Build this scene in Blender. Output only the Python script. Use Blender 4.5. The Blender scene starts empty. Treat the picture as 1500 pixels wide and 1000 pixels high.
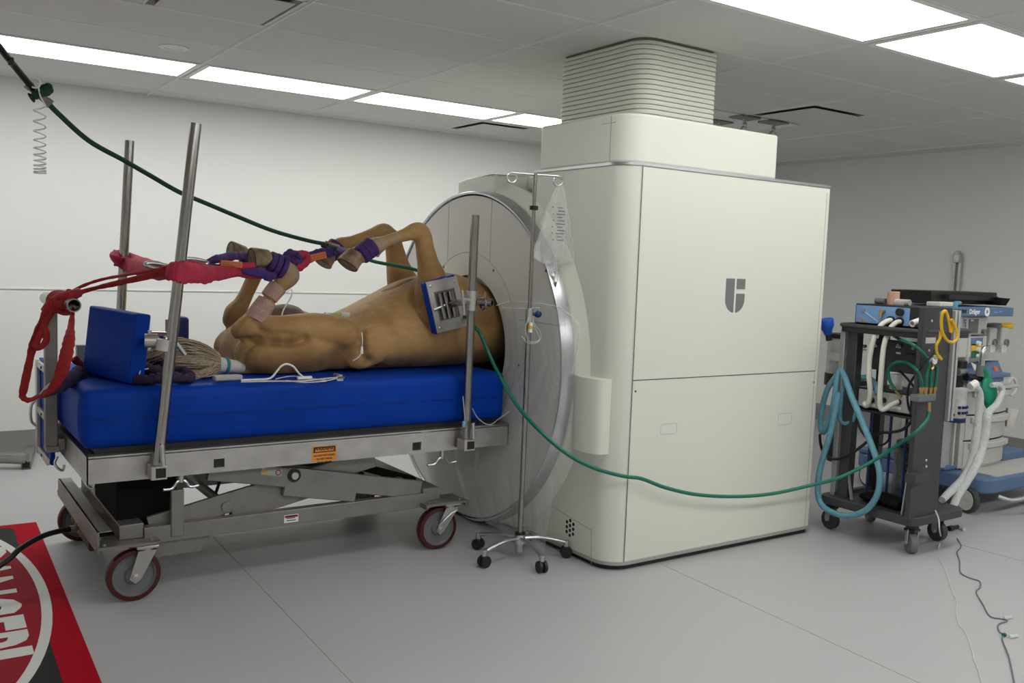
EXPO = 0.0
import bpy, bmesh, math, random
from mathutils import Vector, Matrix, Euler
random.seed(7)
SC = bpy.context.scene
COL = SC.collection
PI = math.pi
V = Vector
# ------------------------------------------------------------------ camera (solved from the ceiling grid)
F, YAW, PIT, ROL, EYE = 1344.0, .5975, -.0836, .0372, 1.5
cy_, sy_, cp_, sp_, cr_, sr_ = math.cos(YAW), math.sin(YAW), math.cos(PIT), math.sin(PIT), math.cos(ROL), math.sin(ROL)
FWD = V((sy_*cp_, cy_*cp_, sp_)); RI0 = V((cy_, -sy_, 0)); UP0 = RI0.cross(FWD)
RI = cr_*RI0 + sr_*UP0; UPV = -sr_*RI0 + cr_*UP0
cd = bpy.data.cameras.new('camera'); cam = bpy.data.objects.new('camera', cd); COL.objects.link(cam)
cd.lens = F/1500*36; cd.sensor_width = 36; cd.clip_start = .05
m = Matrix.Identity(4)
for i in range(3):
    m[i][0] = RI[i]; m[i][1] = UPV[i]; m[i][2] = -FWD[i]
m[2][3] = EYE
cam.matrix_world = m
SC.camera = cam
def AT(px, py, x=None, y=None, z=None):
    """measured point of the photograph, at its own real distance"""
    d = RI*((px-750)/F) + UPV*((500-py)/F) + FWD
    if x is not None: t = x/d.x
    elif y is not None: t = y/d.y
    else: t = (z-EYE)/d.z
    return V((d.x*t, d.y*t, EYE + d.z*t))
def PX(pts, **k): return [AT(a, b, **k) for a, b in pts]
# ------------------------------------------------------------------ materials
def mat(name, col, rough=.5, metal=0., noise=0., nscale=20., bump=0., bscale=60., spec=.5, stretch=None, trans=0., alpha=1., coat=0., col2=None, emit=0., sheen=0., ior=1.45):
    m = bpy.data.materials.new(name); m.use_nodes = True
    nt = m.node_tree; b = nt.nodes['Principled BSDF']; L = nt.links
    b.inputs['Base Color'].default_value = (*col, 1); b.inputs['Roughness'].default_value = rough
    b.inputs['Metallic'].default_value = metal; b.inputs['Specular IOR Level'].default_value = spec
    b.inputs['Transmission Weight'].default_value = trans; b.inputs['Alpha'].default_value = alpha
    b.inputs['Coat Weight'].default_value = coat; b.inputs['IOR'].default_value = ior
    b.inputs['Sheen Weight'].default_value = sheen
    if emit: b.inputs['Emission Color'].default_value = (*col, 1); b.inputs['Emission Strength'].default_value = emit
    tc = nt.nodes.new('ShaderNodeTexCoord'); mp = nt.nodes.new('ShaderNodeMapping')
    L.new(tc.outputs['Object'], mp.inputs[0])
    if stretch: mp.inputs['Scale'].default_value = stretch
    if noise:
        n = nt.nodes.new('ShaderNodeTexNoise'); n.inputs['Scale'].default_value = nscale; n.inputs['Detail'].default_value = 5
        L.new(mp.outputs[0], n.inputs['Vector'])
        r = nt.nodes.new('ShaderNodeValToRGB'); r.color_ramp.elements[0].position = .3; r.color_ramp.elements[1].position = .7
        c2 = col2 or tuple(max(0, c*(1-noise)) for c in col)
        r.color_ramp.elements[0].color = (*c2, 1); r.color_ramp.elements[1].color = (*(col if col2 else [min(1, c*(1+noise*.5)) for c in col]), 1)
        L.new(n.outputs['Fac'], r.inputs[0]); L.new(r.outputs[0], b.inputs['Base Color'])
    if bump:
        n = nt.nodes.new('ShaderNodeTexNoise'); n.inputs['Scale'].default_value = bscale; n.inputs['Detail'].default_value = 3
        L.new(mp.outputs[0], n.inputs['Vector'])
        bp = nt.nodes.new('ShaderNodeBump'); bp.inputs['Strength'].default_value = bump; bp.inputs['Distance'].default_value = .01
        L.new(n.outputs['Fac'], bp.inputs['Height']); L.new(bp.outputs[0], b.inputs['Normal'])
    return m
def clear_mat(name, fac=.25, col=(.9, .92, .92), rough=.15, bump=.6, bscale=14):
    m = bpy.data.materials.new(name); m.use_nodes = True; nt = m.node_tree; L = nt.links
    b = nt.nodes['Principled BSDF']; out = nt.nodes['Material Output']
    b.inputs['Base Color'].default_value = (*col, 1); b.inputs['Roughness'].default_value = rough; b.inputs['Specular IOR Level'].default_value = 1.
    tr = nt.nodes.new('ShaderNodeBsdfTransparent'); mx = nt.nodes.new('ShaderNodeMixShader')
    lw = nt.nodes.new('ShaderNodeLayerWeight'); lw.inputs['Blend'].default_value = .35
    mr = nt.nodes.new('ShaderNodeMapRange'); mr.inputs['To Min'].default_value = fac; mr.inputs['To Max'].default_value = min(1, fac*3.2)
    n = nt.nodes.new('ShaderNodeTexNoise'); n.inputs['Scale'].default_value = bscale; n.inputs['Detail'].default_value = 4; n.inputs['Distortion'].default_value = 1.2
    tc = nt.nodes.new('ShaderNodeTexCoord'); L.new(tc.outputs['Object'], n.inputs['Vector'])
    bp = nt.nodes.new('ShaderNodeBump'); bp.inputs['Strength'].default_value = bump; bp.inputs['Distance'].default_value = .02
    L.new(n.outputs['Fac'], bp.inputs['Height']); L.new(bp.outputs[0], b.inputs['Normal']); L.new(bp.outputs[0], lw.inputs['Normal'])
    L.new(lw.outputs['Facing'], mr.inputs['Value']); L.new(mr.outputs[0], mx.inputs[0])
    L.new(tr.outputs[0], mx.inputs[1]); L.new(b.outputs[0], mx.inputs[2]); L.new(mx.outputs[0], out.inputs[0])
    return m
M = {}
M['wall'] = mat('wall_paint', (.76, .775, .75), .62, bump=.08, bscale=180)
M['ceil'] = mat('ceiling_tile', (.66, .66, .645), .8, noise=.03, nscale=300, bump=.05, bscale=300)
M['tee'] = mat('ceiling_grid_paint', (.78, .78, .76), .5)
M['floor'] = mat('grey_vinyl_floor', (.43, .43, .44), .42, noise=.05, nscale=160, bump=.03, bscale=200)
M['base'] = mat('grey_vinyl_base', (.24, .245, .24), .5)
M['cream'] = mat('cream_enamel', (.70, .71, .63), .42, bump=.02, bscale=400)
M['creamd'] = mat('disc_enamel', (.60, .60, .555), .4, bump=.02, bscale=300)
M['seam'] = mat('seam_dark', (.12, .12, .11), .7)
M['seaml'] = mat('seam_grey', (.36, .36, .33), .7)
M['chrome'] = mat('brushed_silver', (.55, .56, .58), .28, 1.)
M['steel'] = mat('stainless', (.56, .54, .51), .36, .95, noise=.18, nscale=9, bump=.03, bscale=120)
M['steeld'] = mat('frame_steel', (.27, .258, .238), .48, .7, noise=.12, nscale=8)
M['tube'] = mat('steel_tube', (.36, .34, .32), .2, 1., noise=.15, nscale=6)
M['black'] = mat('black_plastic', (.012, .012, .013), .45)
M['blackm'] = mat('black_matt', (.008, .008, .008), .85, bump=.1, spec=.15); M['wallf'] = mat('grey_wall_paint', (.34, .35, .34), .7)
M['blue'] = mat('blue_vinyl', (.0, .040, .34), .5, spec=.15, noise=.12, nscale=3, bump=.25, bscale=6)
M['blued'] = mat('dark_blue_vinyl', (.008, .03, .14), .45)
M['tyre'] = mat('red_polyurethane', (.06, .008, .008), .4)
M['hub'] = mat('grey_hub', (.14, .15, .155), .5)
M['red'] = mat('red_webbing', (.33, .012, .01), .7, noise=.25, nscale=40, bump=.5, bscale=120)
M['pink'] = mat('crimson_fabric', (.42, .022, .055), .75, noise=.25, nscale=14, bump=.6, bscale=30)
M['purple'] = mat('purple_fabric', (.055, .022, .14), .8, noise=.3, nscale=14, bump=.6, bscale=30)
M['purpled'] = mat('dark_purple_fabric', (.03, .015, .05), .8, noise=.3, nscale=20, bump=.6, bscale=40)
M['orange'] = mat('orange_label', (.62, .14, .03), .6)
M['green'] = mat('green_hose', (.0, .14, .085), .35)
M['greend'] = mat('green_rope', (.002, .045, .02), .6, bump=.5, bscale=200)
M['blackhose'] = mat('black_hose', (.008, .008, .008), .4)
M['white'] = mat('white_plastic', (.8, .8, .78), .4)
M['gauze'] = mat('white_tape', (.62, .6, .56), .8, noise=.15, nscale=20, bump=.3)
M['bandage'] = mat('pink_bandage', (.42, .27, .23), .85, noise=.2, nscale=20, bump=.6, bscale=60)
M['teal'] = mat('teal_band', (.02, .22, .24), .6)
M['hoof'] = mat('hoof_horn', (.36, .25, .14), .6, noise=.5, nscale=14, col2=(.10, .06, .035), bump=.4, bscale=40, stretch=(1, 1, 1))
M['sole'] = mat('hoof_sole', (.03, .022, .016), .7, noise=.4, nscale=20)
M['hair'] = mat('tail_hair', (.52, .43, .31), .6, noise=.5, nscale=40, stretch=(1, 8, 8), col2=(.20, .15, .095))
M['cartgrey'] = mat('charcoal_powder_coat', (.045, .047, .05), .5, bump=.05, bscale=200)
M['cartdark'] = mat('black_powder_coat', (.016, .017, .018), .45)
M['alu'] = mat('aluminium', (.5, .51, .5), .4, .6)
M['boxblue'] = mat('light_blue_panel', (.20, .38, .68), .4)
M['boxgrey'] = mat('light_grey_panel', (.42, .42, .40), .45)
M['hosewhite'] = mat('white_corrugated_hose', (.68, .66, .58), .5)
M['hoseblue'] = mat('light_blue_hose', (.13, .33, .42), .4, noise=.15, nscale=30)
M['yellow'] = mat('yellow_hose', (.72, .42, .01), .45)
M['brass'] = mat('brass_fitting', (.5, .33, .12), .35, .9)
M['medgrey'] = mat('machine_grey', (.52, .52, .49), .5)
M['medblue'] = mat('machine_blue', (.10, .17, .31), .45)
M['lens'] = mat('fluted_clear', (.62, .64, .64), .25)
M['tan'] = mat('tan_roll', (.55, .33, .24), .8)
M['mred'] = mat('mat_red', (.36, .004, .016), .6, spec=.04)
M['mredd'] = mat('mat_oval_red', (.28, .010, .022), .6, spec=.08)
M['mblack'] = mat('mat_black', (.012, .012, .012), .6, spec=.2)
M['mwhite'] = mat('mat_white', (.62, .63, .61), .4)
M['screen'] = mat('dark_screen', (.10, .10, .09), .2)
M['logo'] = mat('logo_grey', (.17, .175, .18), .4)
M['jar'] = mat('absorber_jar', (.20, .19, .23), .35, noise=.2, nscale=40)
M['clear'] = clear_mat('clear_film', .15, bscale=7, bump=1., rough=.08)
M['clearbag'] = clear_mat('clear_bag', .13, bscale=11, bump=1., rough=.06)
M['cleartube'] = clear_mat('clear_tube', .35, col=(.75, .77, .76))
M['frost'] = clear_mat('frosted_hose', .55, col=(.72, .74, .74), rough=.35, bscale=60)
M['skin'] = mat('udder_skin', (.11, .095, .08), .6, noise=.2, nscale=12)
# light diffuser
def light_mat(k=1.):
    m = bpy.data.materials.new('lit_diffuser'); m.use_nodes = True; nt = m.node_tree
    for n in list(nt.nodes):
        if n.type != 'OUTPUT_MATERIAL': nt.nodes.remove(n)
    e = nt.nodes.new('ShaderNodeEmission'); e.inputs['Color'].default_value = (1, .99, .955, 1); e.inputs['Strength'].default_value = LIGHT*k
    nt.links.new(e.outputs[0], nt.nodes['Material Output'].inputs[0]); return m
LIGHT = 9.
M['light'] = light_mat(); M['light_near'] = light_mat(.66); M['light_rear'] = light_mat(1.3)
# ------------------------------------------------------------------ mesh builder
class MB:
    def __init__(s): s.v = []; s.f = []; s.m = []; s.mi = 0
    def add(s, vs, fs):
        o = len(s.v); s.v += [V(p) for p in vs]; s.f += [tuple(i+o for i in f) for f in fs]; s.m += [s.mi]*len(fs); return s
    def box(s, c, d, rot=None):
        c = V(c); x, y, z = d[0]/2, d[1]/2, d[2]/2
        vs = [V((a, b, e)) for a in (-x, x) for b in (-y, y) for e in (-z, z)]
        if rot is not None: vs = [rot @ p for p in vs]
        return s.add([c+p for p in vs], [(0, 1, 3, 2), (4, 6, 7, 5), (0, 4, 5, 1), (2, 3, 7, 6), (0, 2, 6, 4), (1, 5, 7, 3)])
    def bb(s, a, b): # box from two corners
        a, b = V(a), V(b); return s.box((a+b)/2, [abs(q) for q in (b-a)])
    def prism(s, poly, ax, a, b): # poly list of 2D, extruded along axis ax from a to b
        n = len(poly)
        def P(p, h):
            if ax == 'z': return (p[0], p[1], h)
            if ax == 'y': return (p[0], h, p[1])
            return (h, p[0], p[1])
        return s.add([P(p, a) for p in poly]+[P(p, b) for p in poly], [tuple(range(n))[::-1], tuple(range(n, 2*n))]+[(i, (i+1) % n, n+(i+1) % n, n+i) for i in range(n)])
    def beam(s, p0, p1, w, h, up=(0, 0, 1)): # rectangular bar
        p0, p1 = V(p0), V(p1); t = (p1-p0).normalized(); sd = t.cross(V(up)).normalized(); u = sd.cross(t)
        vs = [p+sd*a*w/2+u*b*h/2 for p in (p0, p1) for a, b in ((-1, -1), (1, -1), (1, 1), (-1, 1))]
        return s.add(vs, [(3, 2, 1, 0), (4, 5, 6, 7), (0, 1, 5, 4), (1, 2, 6, 5), (2, 3, 7, 6), (3, 0, 4, 7)])
    def sweep(s, pts, rx, ry=None, up=(0, 0, 1), n=12, caps=True, flat=None, sq=None, closed=False, twist=0):
        pts = [V(p) for p in pts]; k = len(pts)
        if not hasattr(rx, '__len__'): rx = [rx]*k
        if ry is None: ry = rx
        if not hasattr(ry, '__len__'): ry = [ry]*k
        up = V(up); vs = []; pu = None
        for i, p in enumerate(pts):
            if closed: t = pts[(i+1) % k]-pts[i-1]
            else: t = pts[min(i+1, k-1)]-pts[max(i-1, 0)]
            if t.length < 1e-9: t = V((0, 0, 1))
            t.normalize()
            if pu is None: u = up-t*up.dot(t)
            else: u = pu-t*pu.dot(t)
            if u.length < 1e-4: u = t.orthogonal()
            u.normalize(); pu = u; sd = t.cross(u)
            tw = twist*i/max(1, k-1)
            for j in range(n):
                a = 2*PI*j/n+tw if not twist else 2*PI*j/n
                ca, sa = math.cos(a), math.sin(a)
                if sq:
                    ca = math.copysign(abs(ca)**sq, ca); sa = math.copysign(abs(sa)**sq, sa)
                a1, b1 = ca*rx[i], sa*ry[i]
                if twist: a1, b1 = a1*math.cos(tw)-b1*math.sin(tw), a1*math.sin(tw)+b1*math.cos(tw)
                vs.append(p+sd*a1+u*b1)
        fs = [(i*n+j, i*n+(j+1) % n, (i+1)*n+(j+1) % n, (i+1)*n+j) for i in range(k-1) for j in range(n)]
        if closed: fs += [((k-1)*n+j, (k-1)*n+(j+1) % n, (j+1) % n, j) for j in range(n)]
        elif caps: fs += [tuple(range(n))[::-1], tuple(range((k-1)*n, k*n))]
        return s.add(vs, fs)
    def cyl(s, p0, p1, r, r2=None, n=20): return s.sweep([p0, p1], [r, r if r2 is None else r2], n=n)
    def pipe(s, p0, p1, r, ri, n=20): # open tube with a wall
        p0, p1 = V(p0), V(p1); t = (p1-p0).normalized(); u = t.orthogonal().normalized(); w = t.cross(u); vs = []
        for p, q in ((p0, r), (p1, r), (p1, ri), (p0, ri)):
            vs += [p+u*q*math.cos(2*PI*j/n)+w*q*math.sin(2*PI*j/n) for j in range(n)]
        return s.add(vs, [(k*n+j, k*n+(j+1) % n, ((k+1) % 4)*n+(j+1) % n, ((k+1) % 4)*n+j) for k in range(4) for j in range(n)])
    def lathe(s, prof, c, ax='z', n=32): # prof (r,h)
        c = V(c); vs = []
        for r, h in prof:
            for j in range(n):
                a = 2*PI*j/n; p = (r*math.cos(a), r*math.sin(a), h)
                vs.append(c+V(p if ax == 'z' else ((p[0], p[2], p[1]) if ax == 'y' else (p[2], p[0], p[1]))))
        k = len(prof)
        return s.add(vs, [(i*n+j, i*n+(j+1) % n, (i+1)*n+(j+1) % n, (i+1)*n+j) for i in range(k-1) for j in range(n)]+[tuple(range(n))[::-1], tuple(range((k-1)*n, k*n))])
    def ball(s, c, r, n=16, rot=None):
        if not hasattr(r, '__len__'): r = (r, r, r)
        c = V(c); vs = []; h = n//2
        for i in range(h+1):
            ph = PI*i/h
            for j in range(n):
                a = 2*PI*j/n; p = V((r[0]*math.sin(ph)*math.cos(a), r[1]*math.sin(ph)*math.sin(a), r[2]*math.cos(ph)))
                if rot is not None: p = rot @ p
                vs.append(c+p)
        return s.add(vs, [(i*n+j, (i+1)*n+j, (i+1)*n+(j+1) % n, i*n+(j+1) % n) for i in range(h) for j in range(n)])
    def torus(s, c, R, r, ax='z', n=32, k=10, a0=0, a1=2*PI):
        c = V(c); full = abs(a1-a0-2*PI) < 1e-6; pts = []
        for i in range(n if full else n+1):
            a = a0+(a1-a0)*i/n; q = (R*math.cos(a), R*math.sin(a), 0)
            pts.append(c+V(q if ax == 'z' else ((q[0], 0, q[1]) if ax == 'y' else (0, q[0], q[1]))))
        return s.sweep(pts, r, n=k, closed=full, up=(1, 0, 0) if ax == 'x' else ((0, 1, 0) if ax == 'y' else (0, 0, 1)))
def smooth_pts(pts, n=8, closed=False):
    pts = [V(p) for p in pts]; k = len(pts); out = []
    rng = range(k) if closed else range(k-1)
    for i in rng:
        if closed: a, b, c, d = pts[i-1], pts[i], pts[(i+1) % k], pts[(i+2) % k]
        else: a, b, c, d = pts[max(i-1, 0)], pts[i], pts[i+1], pts[min(i+2, k-1)]
        for j in range(n):
            t = j/n; out.append(.5*((2*b)+(c-a)*t+(2*a-5*b+4*c-d)*t*t+(3*b-a-3*c+d)*t**3))
    if not closed: out.append(pts[-1])
    return out
def lerp_list(vals, m): # resample list of scalars to m
    k = len(vals); o = []
    for i in range(m):
        t = i/(m-1)*(k-1); a = min(int(t), k-2); o.append(vals[a]+(vals[a+1]-vals[a])*(t-a))
    return o
WL = {}
def obj(name, mb, m, parent=None, bevel=0, sharp=35, seg=2, origin=None):
    if isinstance(m, str): m = [m]
    me = bpy.data.meshes.new(name)
    xs = mb.v
    lo = V([min(p[i] for p in xs) for i in range(3)]); hi = V([max(p[i] for p in xs) for i in range(3)])
    o = V(origin) if origin else V(((lo.x+hi.x)/2, (lo.y+hi.y)/2, lo.z))
    me.from_pydata([tuple(p-o) for p in xs], [], mb.f)
    for q in m: me.materials.append(M[q])
    for p, k in zip(me.polygons, mb.m): p.material_index = k
    b = bmesh.new(); b.from_mesh(me); bmesh.ops.remove_doubles(b, verts=b.verts, dist=1e-6); bmesh.ops.recalc_face_normals(b, faces=b.faces); b.to_mesh(me); b.free()
    me.shade_smooth(); me.set_sharp_from_angle(angle=math.radians(sharp))
    ob = bpy.data.objects.new(name, me); COL.objects.link(ob)
    WL[ob.name] = o
    if parent is not None: ob.parent = parent; ob.location = o-WL[parent.name]
    else: ob.location = o
    if bevel:
        md = ob.modifiers.new('bevel', 'BEVEL'); md.width = bevel; md.segments = seg; md.limit_method = 'ANGLE'; md.angle_limit = math.radians(40)
    return ob
def thing(name, loc, label, cat, group=None):
    o = bpy.data.objects.new(name, None); COL.objects.link(o); o.location = loc; WL[o.name] = V(loc); o.empty_display_size = .1
    return tag(o, label, cat, group)
def tag(o, label, cat, group=None, kind=None):
    o['label'] = label; o['category'] = cat
    if group: o['group'] = group
    if kind: o['kind'] = kind
    return o
def struct(o): o['kind'] = 'structure'; return o
def lab(o, l): o['label'] = l; return o
def text_mb(txt, size, origin, xdir, ydir, ext=.0008, bold=0., align='CENTER', mb=None, spacing=1.):
    cu = bpy.data.curves.new('t', 'FONT'); cu.body = txt; cu.size = size; cu.extrude = ext; cu.offset = bold; cu.align_x = align; cu.align_y = 'CENTER'; cu.resolution_u = 3; cu.space_character = spacing
    to = bpy.data.objects.new('t', cu); COL.objects.link(to); dg = bpy.context.evaluated_depsgraph_get(); dg.update()
    me = bpy.data.meshes.new_from_object(to.evaluated_get(dg)); bpy.data.objects.remove(to)
    xd, yd = V(xdir), V(ydir); zd = xd.cross(yd).normalized(); o = V(origin); mb = mb or MB()
    mb.add([o+xd*p.co.x+yd*p.co.y+zd*p.co.z for p in me.vertices], [tuple(p.vertices) for p in me.polygons]); bpy.data.meshes.remove(me)
    return mb
def rrect(x0, y0, x1, y1, r, n=6, radii=None):
    r4 = radii or (r, r, r, r); o = []
    for (cx, cy, a0), q in zip(((x0, y0, PI), (x1, y0, 1.5*PI), (x1, y1, 0), (x0, y1, .5*PI)), r4):
        ox = cx+q if cx == x0 else cx-q; oy = cy+q if cy == y0 else cy-q
        if q < 1e-6: o.append((cx, cy)); continue
        for i in range(n+1):
            a = a0+.5*PI*i/n; o.append((ox+q*math.cos(a), oy+q*math.sin(a)))
    return o
# ================================================================== SETTING
XL, XR, YF, YB, HC = -1.6, 8.06, -2.2, 7.45, 2.68
struct(obj('floor', MB().bb((XL, YF, -.05), (XR, YB, 0)), 'floor'))
struct(obj('ceiling', MB().bb((XL, YF, HC), (XR, YB, HC+.05)), 'ceil'))
struct(obj('wall_back', MB().bb((XL, YB, 0), (XR, YB+.1, HC)), 'wall'))
struct(obj('wall_right', MB().bb((XR, YF, 0), (XR+.1, YB, HC)), 'wall'))
struct(obj('wall_left', MB().bb((XL-.1, YF, 0), (XL, YB, HC)), 'wall'))
struct(obj('wall_front', MB().bb((XL, YF-.1, 0), (XR, YF, HC)), 'wallf'))
def baseb(name, a, b, n):
    # coved vinyl base: upright with a small cove foot
    a, b, n = V(a), V(b), V(n); prof = [(0, 0), (.025, 0), (.012, .006), (.006, .02), (.005, .165), (0, .168)]
    mb = MB(); mb.add([p+n*q[0]+V((0, 0, q[1])) for p in (a, b) for q in prof], [(0, 1, 2, 3, 4, 5), (11, 10, 9, 8, 7, 6)]+[(i, 6+i, 6+(i+1) % 6, (i+1) % 6) for i in range(6)])
    return struct(obj(name, mb, 'base'))
baseb('baseboard_back', (XL, YB, 0), (XR, YB, 0), (0, -1, 0))
baseb('baseboard_right', (XR, YF, 0), (XR, YB, 0), (-1, 0, 0))
struct(obj('trim_1', MB().bb((XL, YB-.008, 1.194), (XR, YB, 1.203)), 'tee'))
struct(obj('trim_2', MB().bb((XR-.004, YF, 1.17), (XR, YB, 1.178)), 'tee'))
# ceiling grid: tees every 4 ft along x, every 2 ft along y
GX = [1.6405+1.2192*i for i in range(-3, 6)]; GY = [7.2215-.6096*i for i in range(0, 16)]
g = MB()
for x in GX:
    if XL < x < XR: g.bb((x-.012, YF, HC-.003), (x+.012, YB, HC)); g.bb((x-.004, YF, HC-.009), (x+.004, YB, HC))
for y in GY:
    g.bb((XL, y-.007, HC-.0025), (XR, y+.007, HC)); 
struct(obj('trim_3', g, 'tee'))
g = MB(); w = .0013
for a, b in ((V((1.49, 7.4, 0)), V((1.24, 0, 0))), (V((3.25, 3.35, 0)), V((3.05, 0, 0)))):
    g.beam((a.x, a.y, .0006), (b.x, b.y, .0006), .0035, .0012)
a, b = AT(1408, 798, z=0), AT(1500, 822, z=0); g.beam((a.x, a.y, .0006), (b.x, b.y, .0006), .003, .0012)
struct(obj('trim_4', g, 'seaml'))

# ------------------------------------------------------------------ ceiling lights
def ceiling_light(x0, x1, y0, y1, label, grp, lm='light'):
    t = thing('ceiling_light', ((x0+x1)/2, (y0+y1)/2, HC), label, 'ceiling light', grp)
    f = MB(); w = .035; z0 = HC-.006; z1 = HC-.001
    for a, b in (((x0-w, y0-w), (x1+w, y0)), ((x0-w, y1), (x1+w, y1+w)), ((x0-w, y0), (x0, y1)), ((x1, y0), (x1+w, y1))): f.bb((*a, z0), (*b, z1))
    obj('frame', f, 'tee', t); obj('diffuser', MB().bb((x0, y0, HC-.005), (x1, y1, HC-.002)), lm, t)
gf = 'lit panels in the row along the back wall'; gn = 'lit panels in the near row above the scanner'
fl = [(-.78, .33, 'leftmost lit ceiling panel of the back row, mostly outside the frame'), (.44, 1.615, 'long lit ceiling panel of the back row above the hanging white spiral'), (1.70, 2.812, 'lit ceiling panel of the back row, second seen from the left, above the steel posts'), (2.90, 4.045, 'lit ceiling panel of the back row, third from the left, left of the ribbed duct'), (4.13, 5.25, 'lit ceiling panel of the back row cut off by the ribbed duct')]
for x0, x1, l in fl: ceiling_light(x0, x1, 6.01, 6.48, l, gf)
for x0, x1, l in ((2.93, 4.04, 'large lit ceiling panel nearest the duct at the top edge of the photo'), (4.15, 5.275, 'large lit ceiling panel at the upper right, right of the nearest one'), (5.385, 6.50, 'lit ceiling panel whose corner only shows at the right edge of the photo')):
    ceiling_light(x0, x1, 2.385, 2.93, l, gn, 'light_near')
ceiling_light(1.71, 2.82, 2.385, 2.93, 'lit ceiling panel of the near row, above the top edge of the photo', gn, 'light_near')
for x0 in (-.72, .495, 1.71, 2.93, 4.15, 5.38, 6.60):
    ceiling_light(x0, x0+1.12, -.665, -.12, 'lit ceiling panel of the row over the camera', 'lit panels of the row over the camera', 'light_rear')

# ------------------------------------------------------------------ ceiling fittings
def plaque(x0, x1, y0, y1, label):
    t = thing('air_diffuser', ((x0+x1)/2, (y0+y1)/2, HC), label, 'air diffuser')
    cx, cy = (x0+x1)/2, (y0+y1)/2
    rim = MB()
    for a, b in (((x0, y0), (x1, y0+.012)), ((x0, y1-.012), (x1, y1)), ((x0, y0), (x0+.012, y1)), ((x1-.012, y0), (x1, y1))): rim.bb((*a, HC-.004), (*b, HC-.0005))
    obj('rim', rim, 'tee', t); obj('duct_opening', MB().bb((x0+.012, y0+.012, HC-.0025), (x1-.012, y1-.012, HC-.001)), 'black', t)
    obj('face_plate', MB().bb((x0+.045, y0+.045, HC-.016), (x1-.045, y1-.045, HC-.012)), 'ceil', t)
plaque(1.02, 1.625, 4.17, 4.76, 'large square white ceiling air diffuser at the top left corner of the photo')
plaque(5.32, 5.92, 4.20, 4.78, 'square white ceiling air diffuser to the right of the scanner')
plaque(4.10, 4.62, 6.60, 7.15, 'small looking ceiling air diffuser near the back wall, left of the duct')
dl = MB().lathe([(.085, 0), (.085, -.004), (.055, -.007), (.05, -.002), (.0005, -.001)], (1.385, 5.63, HC-.0005)); tag(obj('ceiling_ring', dl, 'tee'), 'round flush white ring fitting in the ceiling left of the steel posts', 'ceiling fitting')
# anchor plates with rings above the back of the scanner
t0 = thing('ceiling_panel', (5.45, 5.0, HC-.002), 'pale grey access panel in the ceiling just behind the top of the scanner', 'ceiling panel')
obj('panel', MB().bb((4.75, 4.83, HC-.007), (5.95, 5.37, HC-.003)), 'tee', t0)
for k, (px, py, l) in enumerate(((1133, 180, 'rightmost anchor plate with a hanging ring and black cord on the ceiling panel'), (1091, 173, 'middle anchor plate on the ceiling panel, carrying a yellow and black strap'), (1052, 179, 'leftmost anchor plate on the ceiling panel, half hidden by the scanner'))):
    p = AT(px, py, z=HC-.015); t = thing('ceiling_anchor', (p.x, p.y, HC-.007), l, 'ceiling anchor', 'anchors on the ceiling panel')
    obj('plate', MB().box((p.x, p.y, HC-.0135), (.21, .13, .012)), 'steeld', t, bevel=.002)
    obj('bolt', MB().cyl((p.x, p.y, HC-.02), (p.x, p.y, HC-.06), .014).ball((p.x, p.y, HC-.065), .02), 'chrome', t)
    obj('ring', MB().torus((p.x, p.y, HC-.115), .035, .008, 'y'), 'chrome', t)
    if k == 0: lab(obj('cord', MB().cyl((p.x, p.y, HC-.14), (p.x, p.y, HC-.32), .008), 'black', t), 'black hanging cord')
    if k == 1: lab(obj('strap', MB().torus((p.x-.1, p.y, HC-.2), .085, .014, 'y', a0=.1, a1=PI), 'yellow', t), 'yellow strap end')
# wall fittings
p = AT(334, 484, y=YB); t = thing('wall_outlet', (p.x, YB, p.z-.06), 'white electrical outlet low on the back wall behind the horse', 'outlet')
obj('cover_plate', MB().box((p.x, YB-.004, p.z), (.085, .008, .12)), 'white', t, bevel=.002); obj('socket', MB().box((p.x, YB-.009, p.z+.025), (.035, .004, .03)).box((p.x, YB-.009, p.z-.025), (.035, .004, .03)), 'seaml', t)
t = thing('wall_track', (XR, 4.67, 1.3), 'narrow metal channel standing up the right wall behind the anesthesia machine', 'wall track')
a = AT(1404, 372, x=XR-.03)
obj('channel', MB().bb((XR-.04, a.y-.035, .9), (XR-.001, a.y-.015, a.z-.05)).bb((XR-.04, a.y+.015, .9), (XR-.001, a.y+.035, a.z-.05)).bb((XR-.012, a.y-.015, .9), (XR-.001, a.y+.015, a.z-.05)), 'alu', t)
obj('head', MB().box((XR-.035, a.y, a.z-.04), (.07, .06, .08)).cyl((XR-.07, a.y, a.z+.01), (XR-.01, a.y, a.z+.01), .02), 'alu', t, bevel=.008)

# ------------------------------------------------------------------ floor mat
ang = -.025; O = V((.642, 5.50, 0))
def mt(p): # mat local (x to the left negative, y down the mat) -> world
    x, y = p; c, s = math.cos(ang), math.sin(ang); return V((O.x+x*c-y*s, O.y+x*s+y*c, 0))
def mpoly(poly, z0, z1):
    mb = MB(); n = len(poly); w = [mt(p) for p in poly]
    return mb.add([(q.x, q.y, z0) for q in w]+[(q.x, q.y, z1) for q in w], [tuple(range(n))[::-1], tuple(range(n, 2*n))]+[(i, (i+1) % n, n+(i+1) % n, n+i) for i in range(n)])
LEN = 2.3; WID = 1.18; EC = (-.515, -1.135)
def ell(a, b, n=72): return [(EC[0]+a*math.cos(2*PI*i/n), EC[1]+b*math.sin(2*PI*i/n)) for i in range(n)]
t = thing('danger_floor_mat', (.1, 4.3, 0), 'red floor mat with black corners and a white ringed oval reading DANGER', 'floor mat')
obj('mat_sheet', mpoly([(-WID, -LEN), (0, -LEN), (0, 0), (-WID, 0)], .0004, .003), 'mred', t)
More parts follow.
